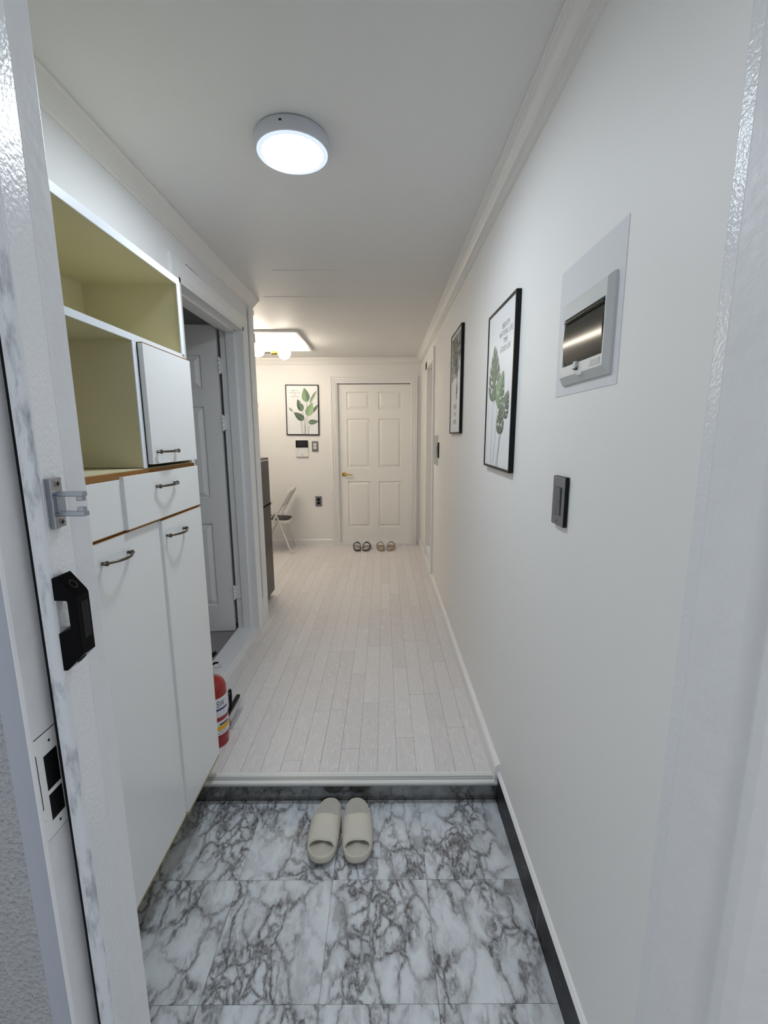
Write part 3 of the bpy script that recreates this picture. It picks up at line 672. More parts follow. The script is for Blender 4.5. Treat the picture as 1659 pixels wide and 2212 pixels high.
class Print:
    def __init__(self, root, prt, o, u, v, n):
        self.root, self.prt, self.o, self.u, self.v, self.n = root, prt, Vector(o), Vector(u), Vector(v), Vector(n); self.lay = 1
    def P(self, a, b, k): return self.o+self.u*a+self.v*b+self.n*(.00012*k)
    def leaf(self, base, ang, L_, W_, mats, kind='ovate', bend=0., cuts=(), holes=(), vein='vein'):
        c, s = math.cos(ang), math.sin(ang)
        def T(p): return (base[0]+p[0]*c+p[1]*s, base[1]-p[0]*s+p[1]*c)
        R, Lh, M = leaf_shape(L_, W_, kind, bend, 40, cuts); m = MB(); k = self.lay; self.lay += 1
        for side, idx in ((R, 0), (Lh, 1)):
            m.slot(idx)
            for i in range(len(M)-1):
                m.poly([self.P(*T(q), k) for q in (M[i], side[i], side[i+1], M[i+1])])
        m.slot(2)
        for i in range(len(M)-1):
            wv = .0011*(1-i/len(M))+.0003
            a, b = M[i], M[i+1]
            m.poly([self.P(*T(q), k+.5) for q in ((a[0]-wv, a[1]), (a[0]+wv, a[1]), (b[0]+wv, b[1]), (b[0]-wv, b[1]))])
        m.slot(2)
        for t in [x/9 for x in range(1, 9)]:
            i = int(t*40)
            for side in (R, Lh):
                e = side[min(40, i+4)]; a = M[i]; e = (a[0]+(e[0]-a[0])*.78, a[1]+(e[1]-a[1])*.78); wv = .0004
                m.poly([self.P(*T(q), k+.5) for q in ((a[0], a[1]-wv), (e[0], e[1]-wv), (e[0], e[1]+wv), (a[0], a[1]+wv))])
        m.slot(3)
        if kind == 'monstera':      # slits between the leaf fingers, running up and out to the edge
            for sd, ts in ((1, (.16, .33, .50, .66, .80)), (-1, (.22, .40, .57, .73))):
                for t in ts:
                    i = int(t*40); a0 = M[i]; side = R if sd > 0 else Lh
                    j = min(40, i+7); e = side[j]; e = (e[0]+(e[0]-M[j][0])*.06, e[1])
                    st_ = (a0[0]+(side[i][0]-a0[0])*.38, a0[1]+L_*.035); d = Vector((e[0]-st_[0], e[1]-st_[1])); nn = Vector((-d.y, d.x)).normalized()*L_*.018
                    mid_ = (st_[0]+d.x*.55+nn.x*.2, st_[1]+d.y*.55-L_*.012)
                    q = [st_, (mid_[0]-nn.x*.6, mid_[1]-nn.y*.6), (e[0]-nn.x, e[1]-nn.y), (e[0]+nn.x, e[1]+nn.y), (mid_[0]+nn.x*.6, mid_[1]+nn.y*.6)]
                    m.poly([self.P(*T(g), k+.7) for g in q])
        for (hx, hy, ha, hb, hr) in holes:
            pts = [(hx+ha*math.cos(t)*math.cos(hr)-hb*math.sin(t)*math.sin(hr), hy+ha*math.cos(t)*math.sin(hr)+hb*math.sin(t)*math.cos(hr)) for t in [2*PI*q/16 for q in range(16)]]
            m.poly([self.P(*T(q), k+.7) for q in pts])
        bmesh.ops.remove_doubles(m.bm, verts=m.bm.verts, dist=1e-7)
        m.build('painted_leaf', [mats[0], mats[1], vein, 'paper'], self.prt, recalc=False)
    def stem(self, pts, w=.0014, mt='stem'):
        m = MB(); k = self.lay; self.lay += 1
        for i in range(len(pts)-1):
            a, b = Vector(pts[i]), Vector(pts[i+1]); d = (b-a).normalized(); nn = Vector((-d.y, d.x))*w
            m.poly([self.P(*q, k) for q in (a+nn, b+nn, b-nn, a-nn)])
        m.build('painted_stem', mt, self.prt, recalc=False)
    def text(self, s, c, size, mt='ink', xs=.8):
        V, Pl = text_polys(s, size, xs); m = MB()
        vs = [m.bm.verts.new(self.P(c[0]+x, c[1]+y, 2)) for x, y in V]
        for p in Pl: m._f([vs[i] for i in p])
        m.build('lettering', mt, self.prt, recalc=False)
    def strokes(self, c, n, h, dx, mt='ink'):
        m = MB(); rnd = random.Random(int(c[1]*1000))
        for i in range(n):
            x = c[0]+(i-(n-1)/2)*dx; w = dx*.18
            m.poly([self.P(*q, 2) for q in ((x-w, c[1]), (x+w, c[1]), (x+w, c[1]+h), (x-w, c[1]+h))])
            for yy in ((0, h*.5, h*.88)[rnd.randint(0, 2)],):
                m.poly([self.P(*q, 2.2) for q in ((x-w, c[1]+yy), (x+dx*.55, c[1]+yy), (x+dx*.55, c[1]+yy+h*.12), (x-w, c[1]+yy+h*.12))])
        m.build('lettering', mt, self.prt, recalc=False)
def curve(pts, n=14):
    """quadratic through 3 points"""
    (x0, y0), (x1, y1), (x2, y2) = pts; out = []
    for i in range(n+1):
        t = i/n; a, b, c = 2*(t-.5)*(t-1), -4*t*(t-1), 2*t*(t-.5)
        out.append((a*x0+b*x1+c*x2, a*y0+b*y1+c*y2))
    return out
def picture(label, o, u, v, n, W, H, thick=.017, fw=.008, tilt=0.):
    """o: lower left front corner seen by the viewer; u right, v up, n out of the wall"""
    o, u, v, n = Vector(o), Vector(u), Vector(v), Vector(n)
    if tilt: rot = Matrix.Rotation(tilt, 3, n); u = rot @ u; v = rot @ v
    r = tag(empty('framed_picture', tuple(o-n*thick)), label, 'picture', 'framed botanical prints')
    def frame_bar(a0, a1, b0, b1):
        m = MB(); c = [o+u*a+v*b-n*t for t in (thick, 0) for b in (b0, b1) for a in (a0, a1)]
        vs = [m.bm.verts.new(p) for p in c]
        for q in ((0, 2, 3, 1), (4, 5, 7, 6), (0, 1, 5, 4), (2, 6, 7, 3), (0, 4, 6, 2), (1, 3, 7, 5)): m._f([vs[i] for i in q])
        return m
    for a in ((0, W, 0, fw), (0, W, H-fw, H), (0, fw, fw, H-fw), (W-fw, W, fw, H-fw)): frame_bar(*a).build('frame_bar', 'black_frame', r, bevel=.0008)
    m = MB(); c = [o+u*a+v*b-n*t for t in (thick*.7, .0035) for b in (fw*.9, H-fw*.9) for a in (fw*.9, W-fw*.9)]
    vs = [m.bm.verts.new(p) for p in c]
    for q in ((0, 2, 3, 1), (4, 5, 7, 6), (0, 1, 5, 4), (2, 6, 7, 3), (0, 4, 6, 2), (1, 3, 7, 5)): m._f([vs[i] for i in q])
    pr = m.build('print', 'paper', r)
    return Print(r, pr, o-n*.0034, u, v, n)

def pictures():
    # end wall, banana leaves
    p = picture('framed banana-leaf print on the end wall above the intercom', (-1.188, YE-.017, 1.478), (1, 0, 0), (0, 0, 1), (0, -1, 0), .400, .598, fw=.012, tilt=-.012)
    W, H = .400, .598
    def px(x, y): return ((x-116)/(662-116)*W, (903-y)/(903-80)*H)   # measured on an enlarged view of the print
    def st(*q, w=.0016): p.stem(curve([px(*a) for a in q]), w)
    st((376, 888), (362, 770), (357, 660)); st((388, 888), (386, 770), (372, 660)); st((418, 888), (420, 700), (392, 505))
    st((425, 888), (435, 720), (446, 590)); st((448, 888), (425, 760), (418, 640)); st((478, 888), (470, 730), (474, 600)); st((484, 888), (490, 790), (520, 728)); st((462, 585), (464, 470), (462, 355), w=.002); st((485, 600), (510, 430), (560, 340))
    def lf(b, t, wid, mats, **k):
        B, T_ = px(*b), px(*t); d = (T_[0]-B[0], T_[1]-B[1]); p.leaf(B, math.atan2(d[0], d[1]), math.hypot(*d), wid*W/(662-116), mats, **k)
    lf((505, 390), (632, 170), 22, ('leaf_pale', 'leaf_grey'), kind='lance'); lf((540, 545), (648, 400), 24, ('leaf_dark', 'leaf_mid'), kind='lance')
    lf((462, 358), (425, 130), 72, ('leaf_mid', 'leaf_light')); lf((385, 508), (310, 315), 58, ('leaf_mid', 'leaf_dark'), cuts=((.62, .45, .1, 1),))
    lf((470, 585), (560, 370), 72, ('leaf_pale', 'leaf_light'), cuts=((.8, .3, .06, 1),))
    lf((240, 520), (165, 450), 18, ('leaf_pale', 'leaf_grey'), kind='lance')
    lf((410, 648), (245, 530), 62, ('leaf_dark', 'leaf_dark'), cuts=((.55, .35, .07, 1), (.3, .25, .06, 1)))
    lf((486, 694), (652, 672), 44, ('leaf_mid', 'leaf_grey'))
    for s_, y, mt in (('BREATH', 186, 'ink'), ('NATURAL LIFE', 219, 'ink'), ('TIME', 252, 'ink_pink'), ('GOOD LIFE', 284, 'ink')):
        p.text(s_, px(268, y), .022, mt, .92)
    # right wall, near: monstera. viewer sees u towards -Y
    p = picture('framed monstera print on the right wall nearest the breaker box', (XR-.018, 1.925, 1.326), (0, -1, 0), (0, 0, 1), (-1, 0, 0), .388, .605, thick=.017, fw=.009, tilt=-.012)
    W, H = .388, .605
    p.stem(curve([(.112, .008), (.112, .15), (.125, .30)])); p.stem(curve([(.146, .008), (.172, .15), (.192, .26)])); p.stem(curve([(.192, .008), (.222, .08), (.236, .15)])); p.stem(curve([(.216, .008), (.238, .11), (.285, .22)]))
    MC = ()
    p.leaf((.128, .262), -.06, .214, .088, ('leaf_grey', 'leaf_mid'), kind='monstera', cuts=MC, holes=((.036, .066, .014, .007, .6), (-.038, .078, .014, .008, -.5), (-.036, .046, .013, .008, .5)))
    p.leaf((.190, .236), .50, .146, .060, ('leaf_mid', 'leaf_light'), kind='monstera', cuts=MC, holes=((.020, .046, .010, .005, .4), (-.022, .050, .010, .005, -.4)))
    p.leaf((.278, .200), .58, .104, .046, ('leaf_dark', 'leaf_grey'), kind='monstera', cuts=MC, holes=((.016, .034, .009, .005, .4), (-.016, .038, .009, .0045, -.4)))
    p.leaf((.234, .134), .03, .112, .050, ('leaf_dark', 'leaf_dark'), kind='monstera', cuts=MC, holes=((.020, .036, .010, .005, .4), (-.021, .038, .011, .006, -.4)))
    for s_, y, x in (('BREATH', .516, .262), ('NATURAL LIFE', .489, .264), ('TIME', .461, .264), ('GOOD LIFE', .434, .263)):
        p.text(s_, (x, y), .0275, 'ink', .98)
    # right wall, far: hanging vine
    p = picture('framed hanging-vine print on the right wall beyond the monstera print', (XR-.018, 2.955, 1.468), (0, -1, 0), (0, 0, 1), (-1, 0, 0), .378, .608, thick=.017, fw=.009)
    W, H = .378, .608
    rnd = random.Random(5)
    for k in range(15):
        x = .03+.32*k/14; ln = rnd.uniform(.10, .26)+(.12 if k in (4, 8, 10) else 0); y = H-.012; pts = [(x, y)]
        while y > H-ln:
            y -= .012; x += rnd.uniform(-.006, .006); pts.append((x, y))
        p.stem(pts, .0007, 'vine_leaf')
        m = MB(); kk = p.lay; p.lay += 1
        for (a, b) in pts[1:]:
            for sd in (-1, 1):
                if rnd.random() < .72:
                    an = sd*rnd.uniform(.2, .8); L_ = rnd.uniform(.016, .034); w = L_*.2
                    dx, dy = math.sin(an), -math.cos(an); nx, ny = -dy, dx
                    q = [(a, b), (a+dx*L_*.35+nx*w, b+dy*L_*.35+ny*w), (a+dx*L_*.75+nx*w*.7, b+dy*L_*.75+ny*w*.7), (a+dx*L_, b+dy*L_), (a+dx*L_*.75-nx*w*.7, b+dy*L_*.75-ny*w*.7), (a+dx*L_*.35-nx*w, b+dy*L_*.35-ny*w)]
                    q = [(min(max(g[0], .012), W-.012), min(g[1], H-.011)) for g in q]
                    m.poly([p.P(*g, kk) for g in q])
        m.build('painted_foliage', 'vine_leaf', p.prt, recalc=False)
    p.strokes((.19, .150), 7, .026, .016); p.strokes((.19, .105), 3, .024, .016); p.strokes((.19, .058), 6, .026, .018)
pictures()

# ------------------------------------------------------------------ wall devices
def devices():
    # near switch on the right wall
    def wall_switch(y0, y1, z0, z1, label, t=.010):
        r = tag(empty('light_switch', (XR, (y0+y1)/2, z0)), label, 'switch')
        m = MB(); m.box(XR-t, XR, y0, y1, z0, z1); m.build('body', 'black_frame', r, bevel=.001)
        m = MB(); m.box(XR-t-.0012, XR-t+.0005, y0+.001, y1-.0012, z0+.0015, z1-.0015); m.build('face_plate', 'switch_grey', r, bevel=.0005)
        cy, h = (y0+y1)/2, z1-z0
        m = MB(); m.box(XR-t-.0018, XR-t-.0006, cy-.0195, cy+.0195, z0+h*.215, z1-h*.215); m.build('rocker_gap', 'black_frame', r)
        m = MB(); m.prism([(XR-t-.0010, z0+h*.225), (XR-t-.0030, z0+h*.225), (XR-t-.0055, z1-h*.225), (XR-t-.0010, z1-h*.225)], lambda u, v, q: (u, q, v), cy-.0175, cy+.0185); rk = m.build('rocker', 'switch_face', r, bevel=.0005)
        m = MB(); m.box(XR-t-.0046, XR-t-.0038, cy-.0160, cy-.0150, z0+h*.48, z0+h*.52); m.build('indicator', 'black_matt', rk)
        m = MB(); m.box(XR-t-.0016, XR-t-.0010, cy-.004, cy+.004, z0+.010, z0+.0122); m.build('logo', 'black_matt', r)
    wall_switch(1.067, 1.142, 1.224, 1.349, 'grey rocker light switch with black sides below the breaker box')
    wall_switch(3.620, 3.692, 1.277, 1.402, 'dark light switch mounted on a clear plate by the recess', .012)
    m = MB(); m.box(XR-.0025, XR-.0002, 3.693, 3.955, 1.208, 1.461); tag(m.build('switch_backplate', 'clear_plate'), 'clear plastic backing plate beside the far switch', 'plate')
    # breaker box
    r = tag(empty('breaker_box', (XR, 1.02, 1.572)), 'pale grey wall breaker box with a curved smoked window', 'breaker box')
    y0, y1, z0, z1 = .907, 1.135, 1.572, 1.766
    wy0, wy1, wz0, wz1 = .919, 1.114, 1.614, 1.722
    m = MB()
    def rg(x, a, b, c, d): return [(x, a, c), (x, b, c), (x, b, d), (x, a, d)]
    fo = rg(.4375, .914, 1.128, 1.590, 1.757)
    m.loft([rg(XR, y0, y1, z0, z1), rg(.449, y0, y1, z0, z1), fo, rg(.4375, wy0, wy1, wz0, wz1), rg(.449, wy0, wy1, wz0, wz1)], True, False, True)
    m.build('cover', 'plastic_grey', r, bevel=.0012)
    m = MB(); rings = []
    for i in range(15):
        t = i/14; z = wz0+.001+(wz1-wz0-.002)*t; x = .4430-.0072*math.sin(PI*t)**.8
        rings.append([(x, wy0+.0025, z), (x, wy1-.0015, z)])
    m.loft(rings, False); wv = m.build('window', 'smoke', r, smooth=True)
    m = MB()
    pf = [(.4430-.0072*math.sin(PI*i/14)**.8, wz0+.001+(wz1-wz0-.002)*i/14) for i in range(15)]
    m.prism(pf, lambda u, v, t: (u, t, v), wy0+.0008, wy0+.0025); m.build('window_end', 'black_frame', wv)
    m = MB(); m.box(.4352, .4385, wy0+.002, wy1-.002, 1.7135, 1.7165); m.build('window_rib', 'smoke', wv)
    m = MB(); m.prism([(.4375, 1.616), (.4325, 1.616), (.4300, 1.601), (.4330, 1.600), (.4375, 1.606)], lambda u, v, t: (u, t, v), 1.026, 1.040); la = m.build('latch', 'plastic_grey', r, bevel=.0008)
    m = MB(); m.box(.4335, .4376, 1.0265, 1.0395, 1.598, 1.6005); m.build('latch_slot', 'black_matt', la)
    m = MB(); m.box(.4365, .4376, .925, .968, 1.596, 1.609); em = m.build('name_plate', 'emboss', r, bevel=.0004)
    m = MB()
    for i in range(7):
        yy = .9635-i*.0056; m.box(.4360, .4367, yy-.0008, yy, 1.599, 1.6062); m.box(.4360, .4367, yy-.0038, yy-.0008, (1.599, 1.602, 1.6052)[i % 3], (1.600, 1.603, 1.6062)[i % 3])
    m.build('embossed_mark', 'plastic_grey', em)
    m = MB(); m.box(.4375, .4445, 1.006, 1.030, 1.5845, 1.5905); m.build('finger_notch', 'emboss', r, bevel=.001)
    # end wall: intercom, double switch, outlet
    r = tag(empty('intercom', (-1.005, YE, 1.212)), 'white intercom panel with a black screen under the banana-leaf print', 'intercom')
    m = MB(); m.box(-1.080, -.931, YE-.022, YE, 1.212, 1.412); m.build('housing', 'plastic_white', r, bevel=.004)
    m = MB(); m.box(-1.081, -.930, YE-.0235, YE-.012, 1.324, 1.4135); s = m.build('screen_bezel', 'screen', r, bevel=.002)
    m = MB(); m.box(-1.056, -.956, YE-.0240, YE-.0230, 1.338, 1.398); m.build('screen', 'screen_in', s)
    for x in (-1.046, -.966): 
        m = MB(); m.box(x-.007, x+.007, YE-.0226, YE-.0215, 1.304, 1.306); m.build('button', 'ink', r)
    m = MB(); m.prism([(-1.012, 1.232), (-.996, 1.232), (-1.000, 1.240), (-1.004, 1.254), (-1.008, 1.240)], lambda u, v, t: (u, t, v), YE-.0228, YE-.0215); m.build('bell_icon', 'ink', r)
    r = tag(empty('light_switch', (-.846, YE, 1.276)), 'grey double light switch beside the intercom', 'switch')
    m = MB(); m.box(-.886, -.808, YE-.010, YE, 1.276, 1.402); m.build('body', 'switch_grey', r, bevel=.0015)
    m = MB(); m.box(-.871, -.823, YE-.0112, YE-.009, 1.302, 1.380); m.build('rocker_gap', 'black_matt', r)
    for z0, z1 in ((1.304, 1.339), (1.343, 1.378)):
        m = MB(); m.box(-.868, -.826, YE-.0140, YE-.010, z0, z1); m.build('rocker', 'plastic_grey', r, bevel=.001)
    r = tag(empty('wall_outlet', (-.822, YE, .592)), 'grey double wall outlet with two black sockets left of the end door', 'outlet')
    m = MB(); m.box(-.862, -.783, YE-.010, YE, .592, .718); m.build('face_plate', 'switch_grey', r, bevel=.0015)
    for z in (.677, .634):
        m = MB(); m.lathe([(.0005, 0), (.0195, 0), (.0195, -.0018), (.016, -.0018), (.0155, -.0005), (.0005, -.0005)], (-.8225, YE-.0100, z), 'y', 24); m.build('socket', 'black_frame', r)
    # something pale and round on the end wall, half hidden
    r = tag(empty('wall_ornament', (-1.635, YE, 1.72)), 'pale round ornament on the end wall, mostly hidden by the left wall corner', 'ornament')
    m = MB(); m.lathe([(.001, 0), (.115, 0), (.118, -.008), (.112, -.022), (.104, -.022), (.103, -.014), (.001, -.014)], (-1.635, YE, 1.835), 'y', 40); m.build('case', 'plastic_white', r, smooth=True)
devices()

# ------------------------------------------------------------------ lamps
def ceiling_lamp():
    c = (-.283, 1.553, CEIL)
    r = tag(empty('ceiling_lamp', c), 'round flush white LED ceiling lamp, lit, over the entrance step', 'lamp')
    m = MB(); m.lathe([(.001, 0), (.108, 0), (.113, -.003), (.1155, -.006), (.1155, -.038), (.1145, -.0415), (.111, -.043), (.001, -.041)], c, 'z', 64); m.build('housing', 'lamp_body', r, smooth=True)
    m = MB(); m.lathe([(.1115, -.0425), (.108, -.0440), (.095, -.0452), (.0945, -.0440)], c, 'z', 64, cap=False); m.build('diffuser_rim', 'lamp_rim', r, smooth=True)
    m = MB(); m.lathe([(.0955, -.0446), (.08, -.0462), (.04, -.0475), (.001, -.0478)], c, 'z', 64, cap=False); m.build('diffuser', 'lamp_glow', r, smooth=True)
    a = math.radians(-96)
    m = MB(); x, y = c[0]+.1157*math.cos(a), c[1]+.1157*math.sin(a); m.box(x-.0042, x+.0042, y-.0006, y+.001, CEIL-.021, CEIL-.016); m.build('latch_mark', 'dark_gap', r)
ceiling_lamp()
def chandelier():
    hub = Vector((-1.25, 4.46, 2.262))
    r = tag(empty('chandelier', (hub.x, hub.y, CEIL+.11)), 'black and brass chandelier with glowing globe bulbs in the ceiling tray', 'lamp')
    m = MB(); m.lathe([(.001, 0), (.06, 0), (.06, -.018), (.05, -.025), (.001, -.025)], (hub.x, hub.y, CEIL+.11), 'z', 32); m.build('canopy', 'black_matt', r, smooth=True)
    m = MB(); m.tube([(hub.x, hub.y, CEIL+.09), tuple(hub)], .008, 12); m.build('stem', 'black_matt', r, smooth=True)
    m = MB(); m.sphere(hub, .026, 20, 12); m.build('hub', 'brass', r, smooth=True)
    for k, (a, dz) in enumerate(((0, 0), (-69, -.022), (-150, .0), (128, -.022))):
        a = math.radians(a); d = Vector((math.cos(a), math.sin(a), 0)); e = hub+d*.285+Vector((0, 0, dz))
        q0 = hub+Vector((0, 0, dz*.5)); dd = (e-q0).normalized()
        m = MB(); m.tube([q0, q0+dd*.16], .0048, 10); am = m.build('arm', 'black_matt', r, smooth=True)
        m = MB(); m.tube([q0+dd*.155, q0+dd*.160, q0+dd*.220, q0+dd*.226], [.010, .0165, .0165, .014], 16); m.build('lamp_holder', 'brass', am, smooth=True)
        m = MB(); m.sphere(e, .062, 20, 12); m.build('globe', 'globe_glow', r, smooth=True)
chandelier()

# ------------------------------------------------------------------ furniture in the living area
def refrigerator():
    r = tag(empty('refrigerator', (-1.24, 3.42, FL)), 'small dark grey two-door refrigerator behind the left wall corner', 'refrigerator')
    m = MB(); m.box(-1.50, -1.010, 3.175, 3.665, .125, 1.275); m.build('cabinet_body', 'fridge_side', r, bevel=.004)
    m = MB(); m.box(-1.004, -.960, 3.172, 3.660, .138, .897); d = m.build('door', 'fridge', r, bevel=.006)
    m = MB(); m.box(-1.004, -.960, 3.172, 3.660, .907, 1.268); d = m.build('door', 'fridge', r, bevel=.006)
    m = MB(); m.box(-1.50, -.962, 3.172, 3.664, 1.270, 1.287); m.build('top_cover', 'fridge_side', r, bevel=.004)
    m = MB(); m.box(-1.000, -.9585, 3.19, 3.655, 1.262, 1.2745); m.build('top_trim', 'fridge_top', r, bevel=.002)
    m = MB(); m.box(-.995, -.952, 3.640, 3.668, .892, .912); m.build('hinge', 'steel', r, bevel=.002)
    for x in (-1.45, -1.02):
        for y in (3.22, 3.62):
            m = MB(); m.lathe([(.016, 0), (.018, .004), (.018, .036), (.001, .037)], (x, y, FL), 'z', 14); m.build('foot', 'black_matt', r)
refrigerator()
def folding_chair():
    y0, y1 = 4.985, 5.365
    r = tag(empty('folding_chair', (-1.27, 5.17, FL)), 'white steel folding chair with a dark seat against the end wall', 'chair')
    def U(pts_side, rad, n, ya, yb, end=True):
        """side polyline (x,z) from foot up, mirrored across y with rounded top/bottom bar"""
        a = [(x, ya, z) for x, z in pts_side]; b = [(x, yb, z) for x, z in pts_side][::-1]
        (x, z) = pts_side[-1]; mid = []
        for k in range(1, 12):
            t = PI*k/12; rr = .055
            yy = ya+rr*(1-math.cos(t/1)) if t <= PI/2 else yb-rr*(1-math.cos(PI-t))
            h = rr*math.sin(t) if True else 0
            (xp, zp) = pts_side[-2]; d = Vector((x-xp, z-zp)).normalized()
            mid.append((x+d.x*h, yy, z+d.y*h))
        return a+mid+b
    m = MB(); m.tube(U([(-1.508, .102), (-1.16, .715), (-1.110, .805)], .011, 12, y0, y1), .0115, 12); m.build('front_frame', 'chair_white', r, smooth=True)
    m = MB(); m.tube(U([(-1.268, .590), (-1.120, .165), (-1.103, .118+.012)], .011, 12, y0+.022, y1-.022), .0105, 12); m.build('rear_leg', 'chair_white', r, smooth=True)
    m = MB()
    for yy in (y0+.07, y1-.11): m.tube([(-1.086, yy, .099), (-1.084, yy+.04, .099)], .0125, 10)
    m.build('foot_cap', 'chair_back', r, smooth=True)
    # seat
    def seat_ring(d, z0):
        pts = []
        for (x, y, rr) in ((-1.475+d, y0+.03+d, .05), (-1.115-d, y0+.03+d, .07), (-1.115-d, y1-.03-d, .07), (-1.475+d, y1-.03-d, .05)):
            sx = 1 if x < -1.3 else -1; sy = 1 if y < 5.17 else -1
            cx, cy = x+sx*rr, y+sy*rr
            a0 = {(1, 1): PI, (-1, 1): 1.5*PI, (-1, -1): 0, (1, -1): .5*PI}[(sx, sy)]
            for k in range(6): a = a0+PI/2*k/5; pts.append((cx+rr*math.cos(a), cy+rr*math.sin(a), z0+.05*(-1.3-(cx+rr*math.cos(a)))))
        return pts
    m = MB(); m.loft([seat_ring(0, .463), seat_ring(0, .497)], True, True, True); m.build('seat_frame', 'chair_white', r, bevel=.004)
    m = MB(); m.loft([seat_ring(.012, .497), seat_ring(.012, .503), seat_ring(.03, .508)], True, True, True); m.build('seat', 'chair_seat', r, smooth=True)
    # backrest panel between the tubes, upper half
    m = MB(); rings = []
    for k in range(9):
        t = k/8; x = -1.205+t*.105; z = .640+t*.185; rings.append([(x-.004, y0+.008, z), (x+.012*math.sin(PI*.5), (y0+y1)/2, z-.004), (x-.004, y1-.008, z), (x-.009, y1-.008, z+.003), (x+.007, (y0+y1)/2, z), (x-.009, y0+.008, z+.003)])
    m.loft(rings, True, True, True); m.build('backrest', 'chair_back', r, smooth=True)
    for yy in (y0+.012, y1-.012):
        m = MB(); m.tube([(-1.268, yy, .592), (-1.345, yy, .495)], .006, 8); m.build('link', 'chair_white', r)
folding_chair()

# ------------------------------------------------------------------ fire extinguisher and lint roller
def extinguisher():
    c = (-.7745, 1.785, FL); R_ = .064
    r = tag(empty('fire_extinguisher', c), 'red fire extinguisher with white labels standing beside the shoe cabinet', 'fire extinguisher')
    m = MB(); m.lathe([(.001, .012), (.050, .012), (.058, .016), (R_-.001, .030), (R_, .045), (R_, .262), (.062, .276), (.056, .291), (.045, .304), (.030, .313), (.018, .318), (.017, .330), (.001, .330)], c, 'z', 48); m.build('cylinder', 'red', r, smooth=True)
    m = MB(); m.lathe([(.052, 0), (.0605, 0), (.0605, .030), (.052, .030)], c, 'z', 40, cap=False); m.build('foot_ring', 'red', r, smooth=True)
    m = MB(); m.lathe([(R_+.0006, .052), (R_+.0012, .054), (R_+.0006, .056)], c, 'z', 48, cap=False); m.build('seam', 'red', r, smooth=True)
    def band(name, z0, z1, mt, a0=-150, a1=60, e=.0004, par=r):
        m = MB(); n = 40
        m.loft([[(c[0]+(R_+e)*math.cos(math.radians(a0+(a1-a0)*i/n)), c[1]+(R_+e)*math.sin(math.radians(a0+(a1-a0)*i/n)), c[2]+z) for i in range(n+1)] for z in (z0, z1)], False)
        return m.build(name, mt, par, smooth=True)
    L1 = band('label', .148, .238, 'label_white'); L2 = band('label', .062, .128, 'label_white')
    band('yellow_band', .084, .106, 'label_yellow', e=.0007, par=L2)
    band('black_oval', .109, .117, 'label_dark', -45, 0, .0008, L2)
    def txt(s, ac, z, size, mt, par, xs=1.):
        V, Pl = text_polys(s, size, xs); m = MB(); vs = []
        for x, y in V:
            a = math.radians(ac)+x/R_; vs.append(m.bm.verts.new((c[0]+(R_+.001)*math.cos(a), c[1]+(R_+.001)*math.sin(a), c[2]+z+y)))
        for p in Pl: m._f([vs[i] for i in p])
        m.build('lettering', mt, par, recalc=False)
    txt('SW', -34, .196, .042, 'label_dark', L1, .62); txt('5', -8, .207, .022, 'label_grey', L1, .8)
    band('blue_strip', .180, .189, 'label_blue', -54, -2, .0008, L1)
    band('dark_strip', .229, .232, 'label_dark', -110, -78, .0008, L1)
    rnd = random.Random(3)
    def marks(par, z0, z1, a0, a1, n, mt):
        m = MB()
        for k in range(n):
            a = math.radians(rnd.uniform(a0, a1)); z = rnd.uniform(z0, z1); w, h = rnd.uniform(.0015, .004)/R_, rnd.uniform(.001, .0028)
            m.poly([(c[0]+(R_+.0009)*math.cos(a+da), c[1]+(R_+.0009)*math.sin(a+da), c[2]+z+dz) for da, dz in ((0, 0), (w, 0), (w, h), (0, h))])
        m.build('fine_print', mt, par, recalc=False)
    marks(L1, .152, .176, -110, -15, 70, 'label_grey'); marks(L1, .19, .225, -112, -76, 26, 'label_dark'); marks(L2, .064, .081, -90, -10, 60, 'label_grey')
    m = MB(); m.lathe([(.013, .326), (.0165, .329), (.0165, .343), (.013, .347), (.011, .362), (.014, .366), (.014, .385), (.001, .387)], c, 'z', 24); m.build('valve', 'steel', r, smooth=True)
    m = MB(); m.tube([(c[0]-.006, c[1], c[2]+.372), (c[0]+.020, c[1]-.006, c[2]+.380), (c[0]+.032, c[1]-.010, c[2]+.389), (c[0]+.046, c[1]-.012, c[2]+.391)], [.006, .006, .0045, .0035], 10); m.build('lower_lever', 'black_matt', r, smooth=True)
    m = MB(); m.tube([(c[0]-.010, c[1], c[2]+.386), (c[0]+.004, c[1]-.004, c[2]+.404), (c[0]+.026, c[1]-.008, c[2]+.428), (c[0]+.036, c[1]-.010, c[2]+.436)], [.007, .009, .0095, .008], 10); m.build('upper_lever', 'black_matt', r, smooth=True)
    m = MB(); ring = []
    for k in range(17): a = -PI*.65+PI*1.3*k/16; ring.append((c[0]+.030+.024*math.cos(a), c[1]-.006, c[2]+.372+.010*math.sin(a)))
    m.tube(ring, .0012, 6); m.build('pull_ring', 'steel', r, smooth=True)
    m = MB(); m.tube([(c[0]-.012, c[1]+.006, c[2]+.376), (c[0]-.05, c[1]+.02, c[2]+.375), (c[0]-.082, c[1]+.03, c[2]+.33), (c[0]-.080, c[1]+.028, c[2]+.2), (c[0]-.078, c[1]+.026, c[2]+.06)], .0085, 10); m.build('hose', 'black_matt', r, smooth=True)
extinguisher()
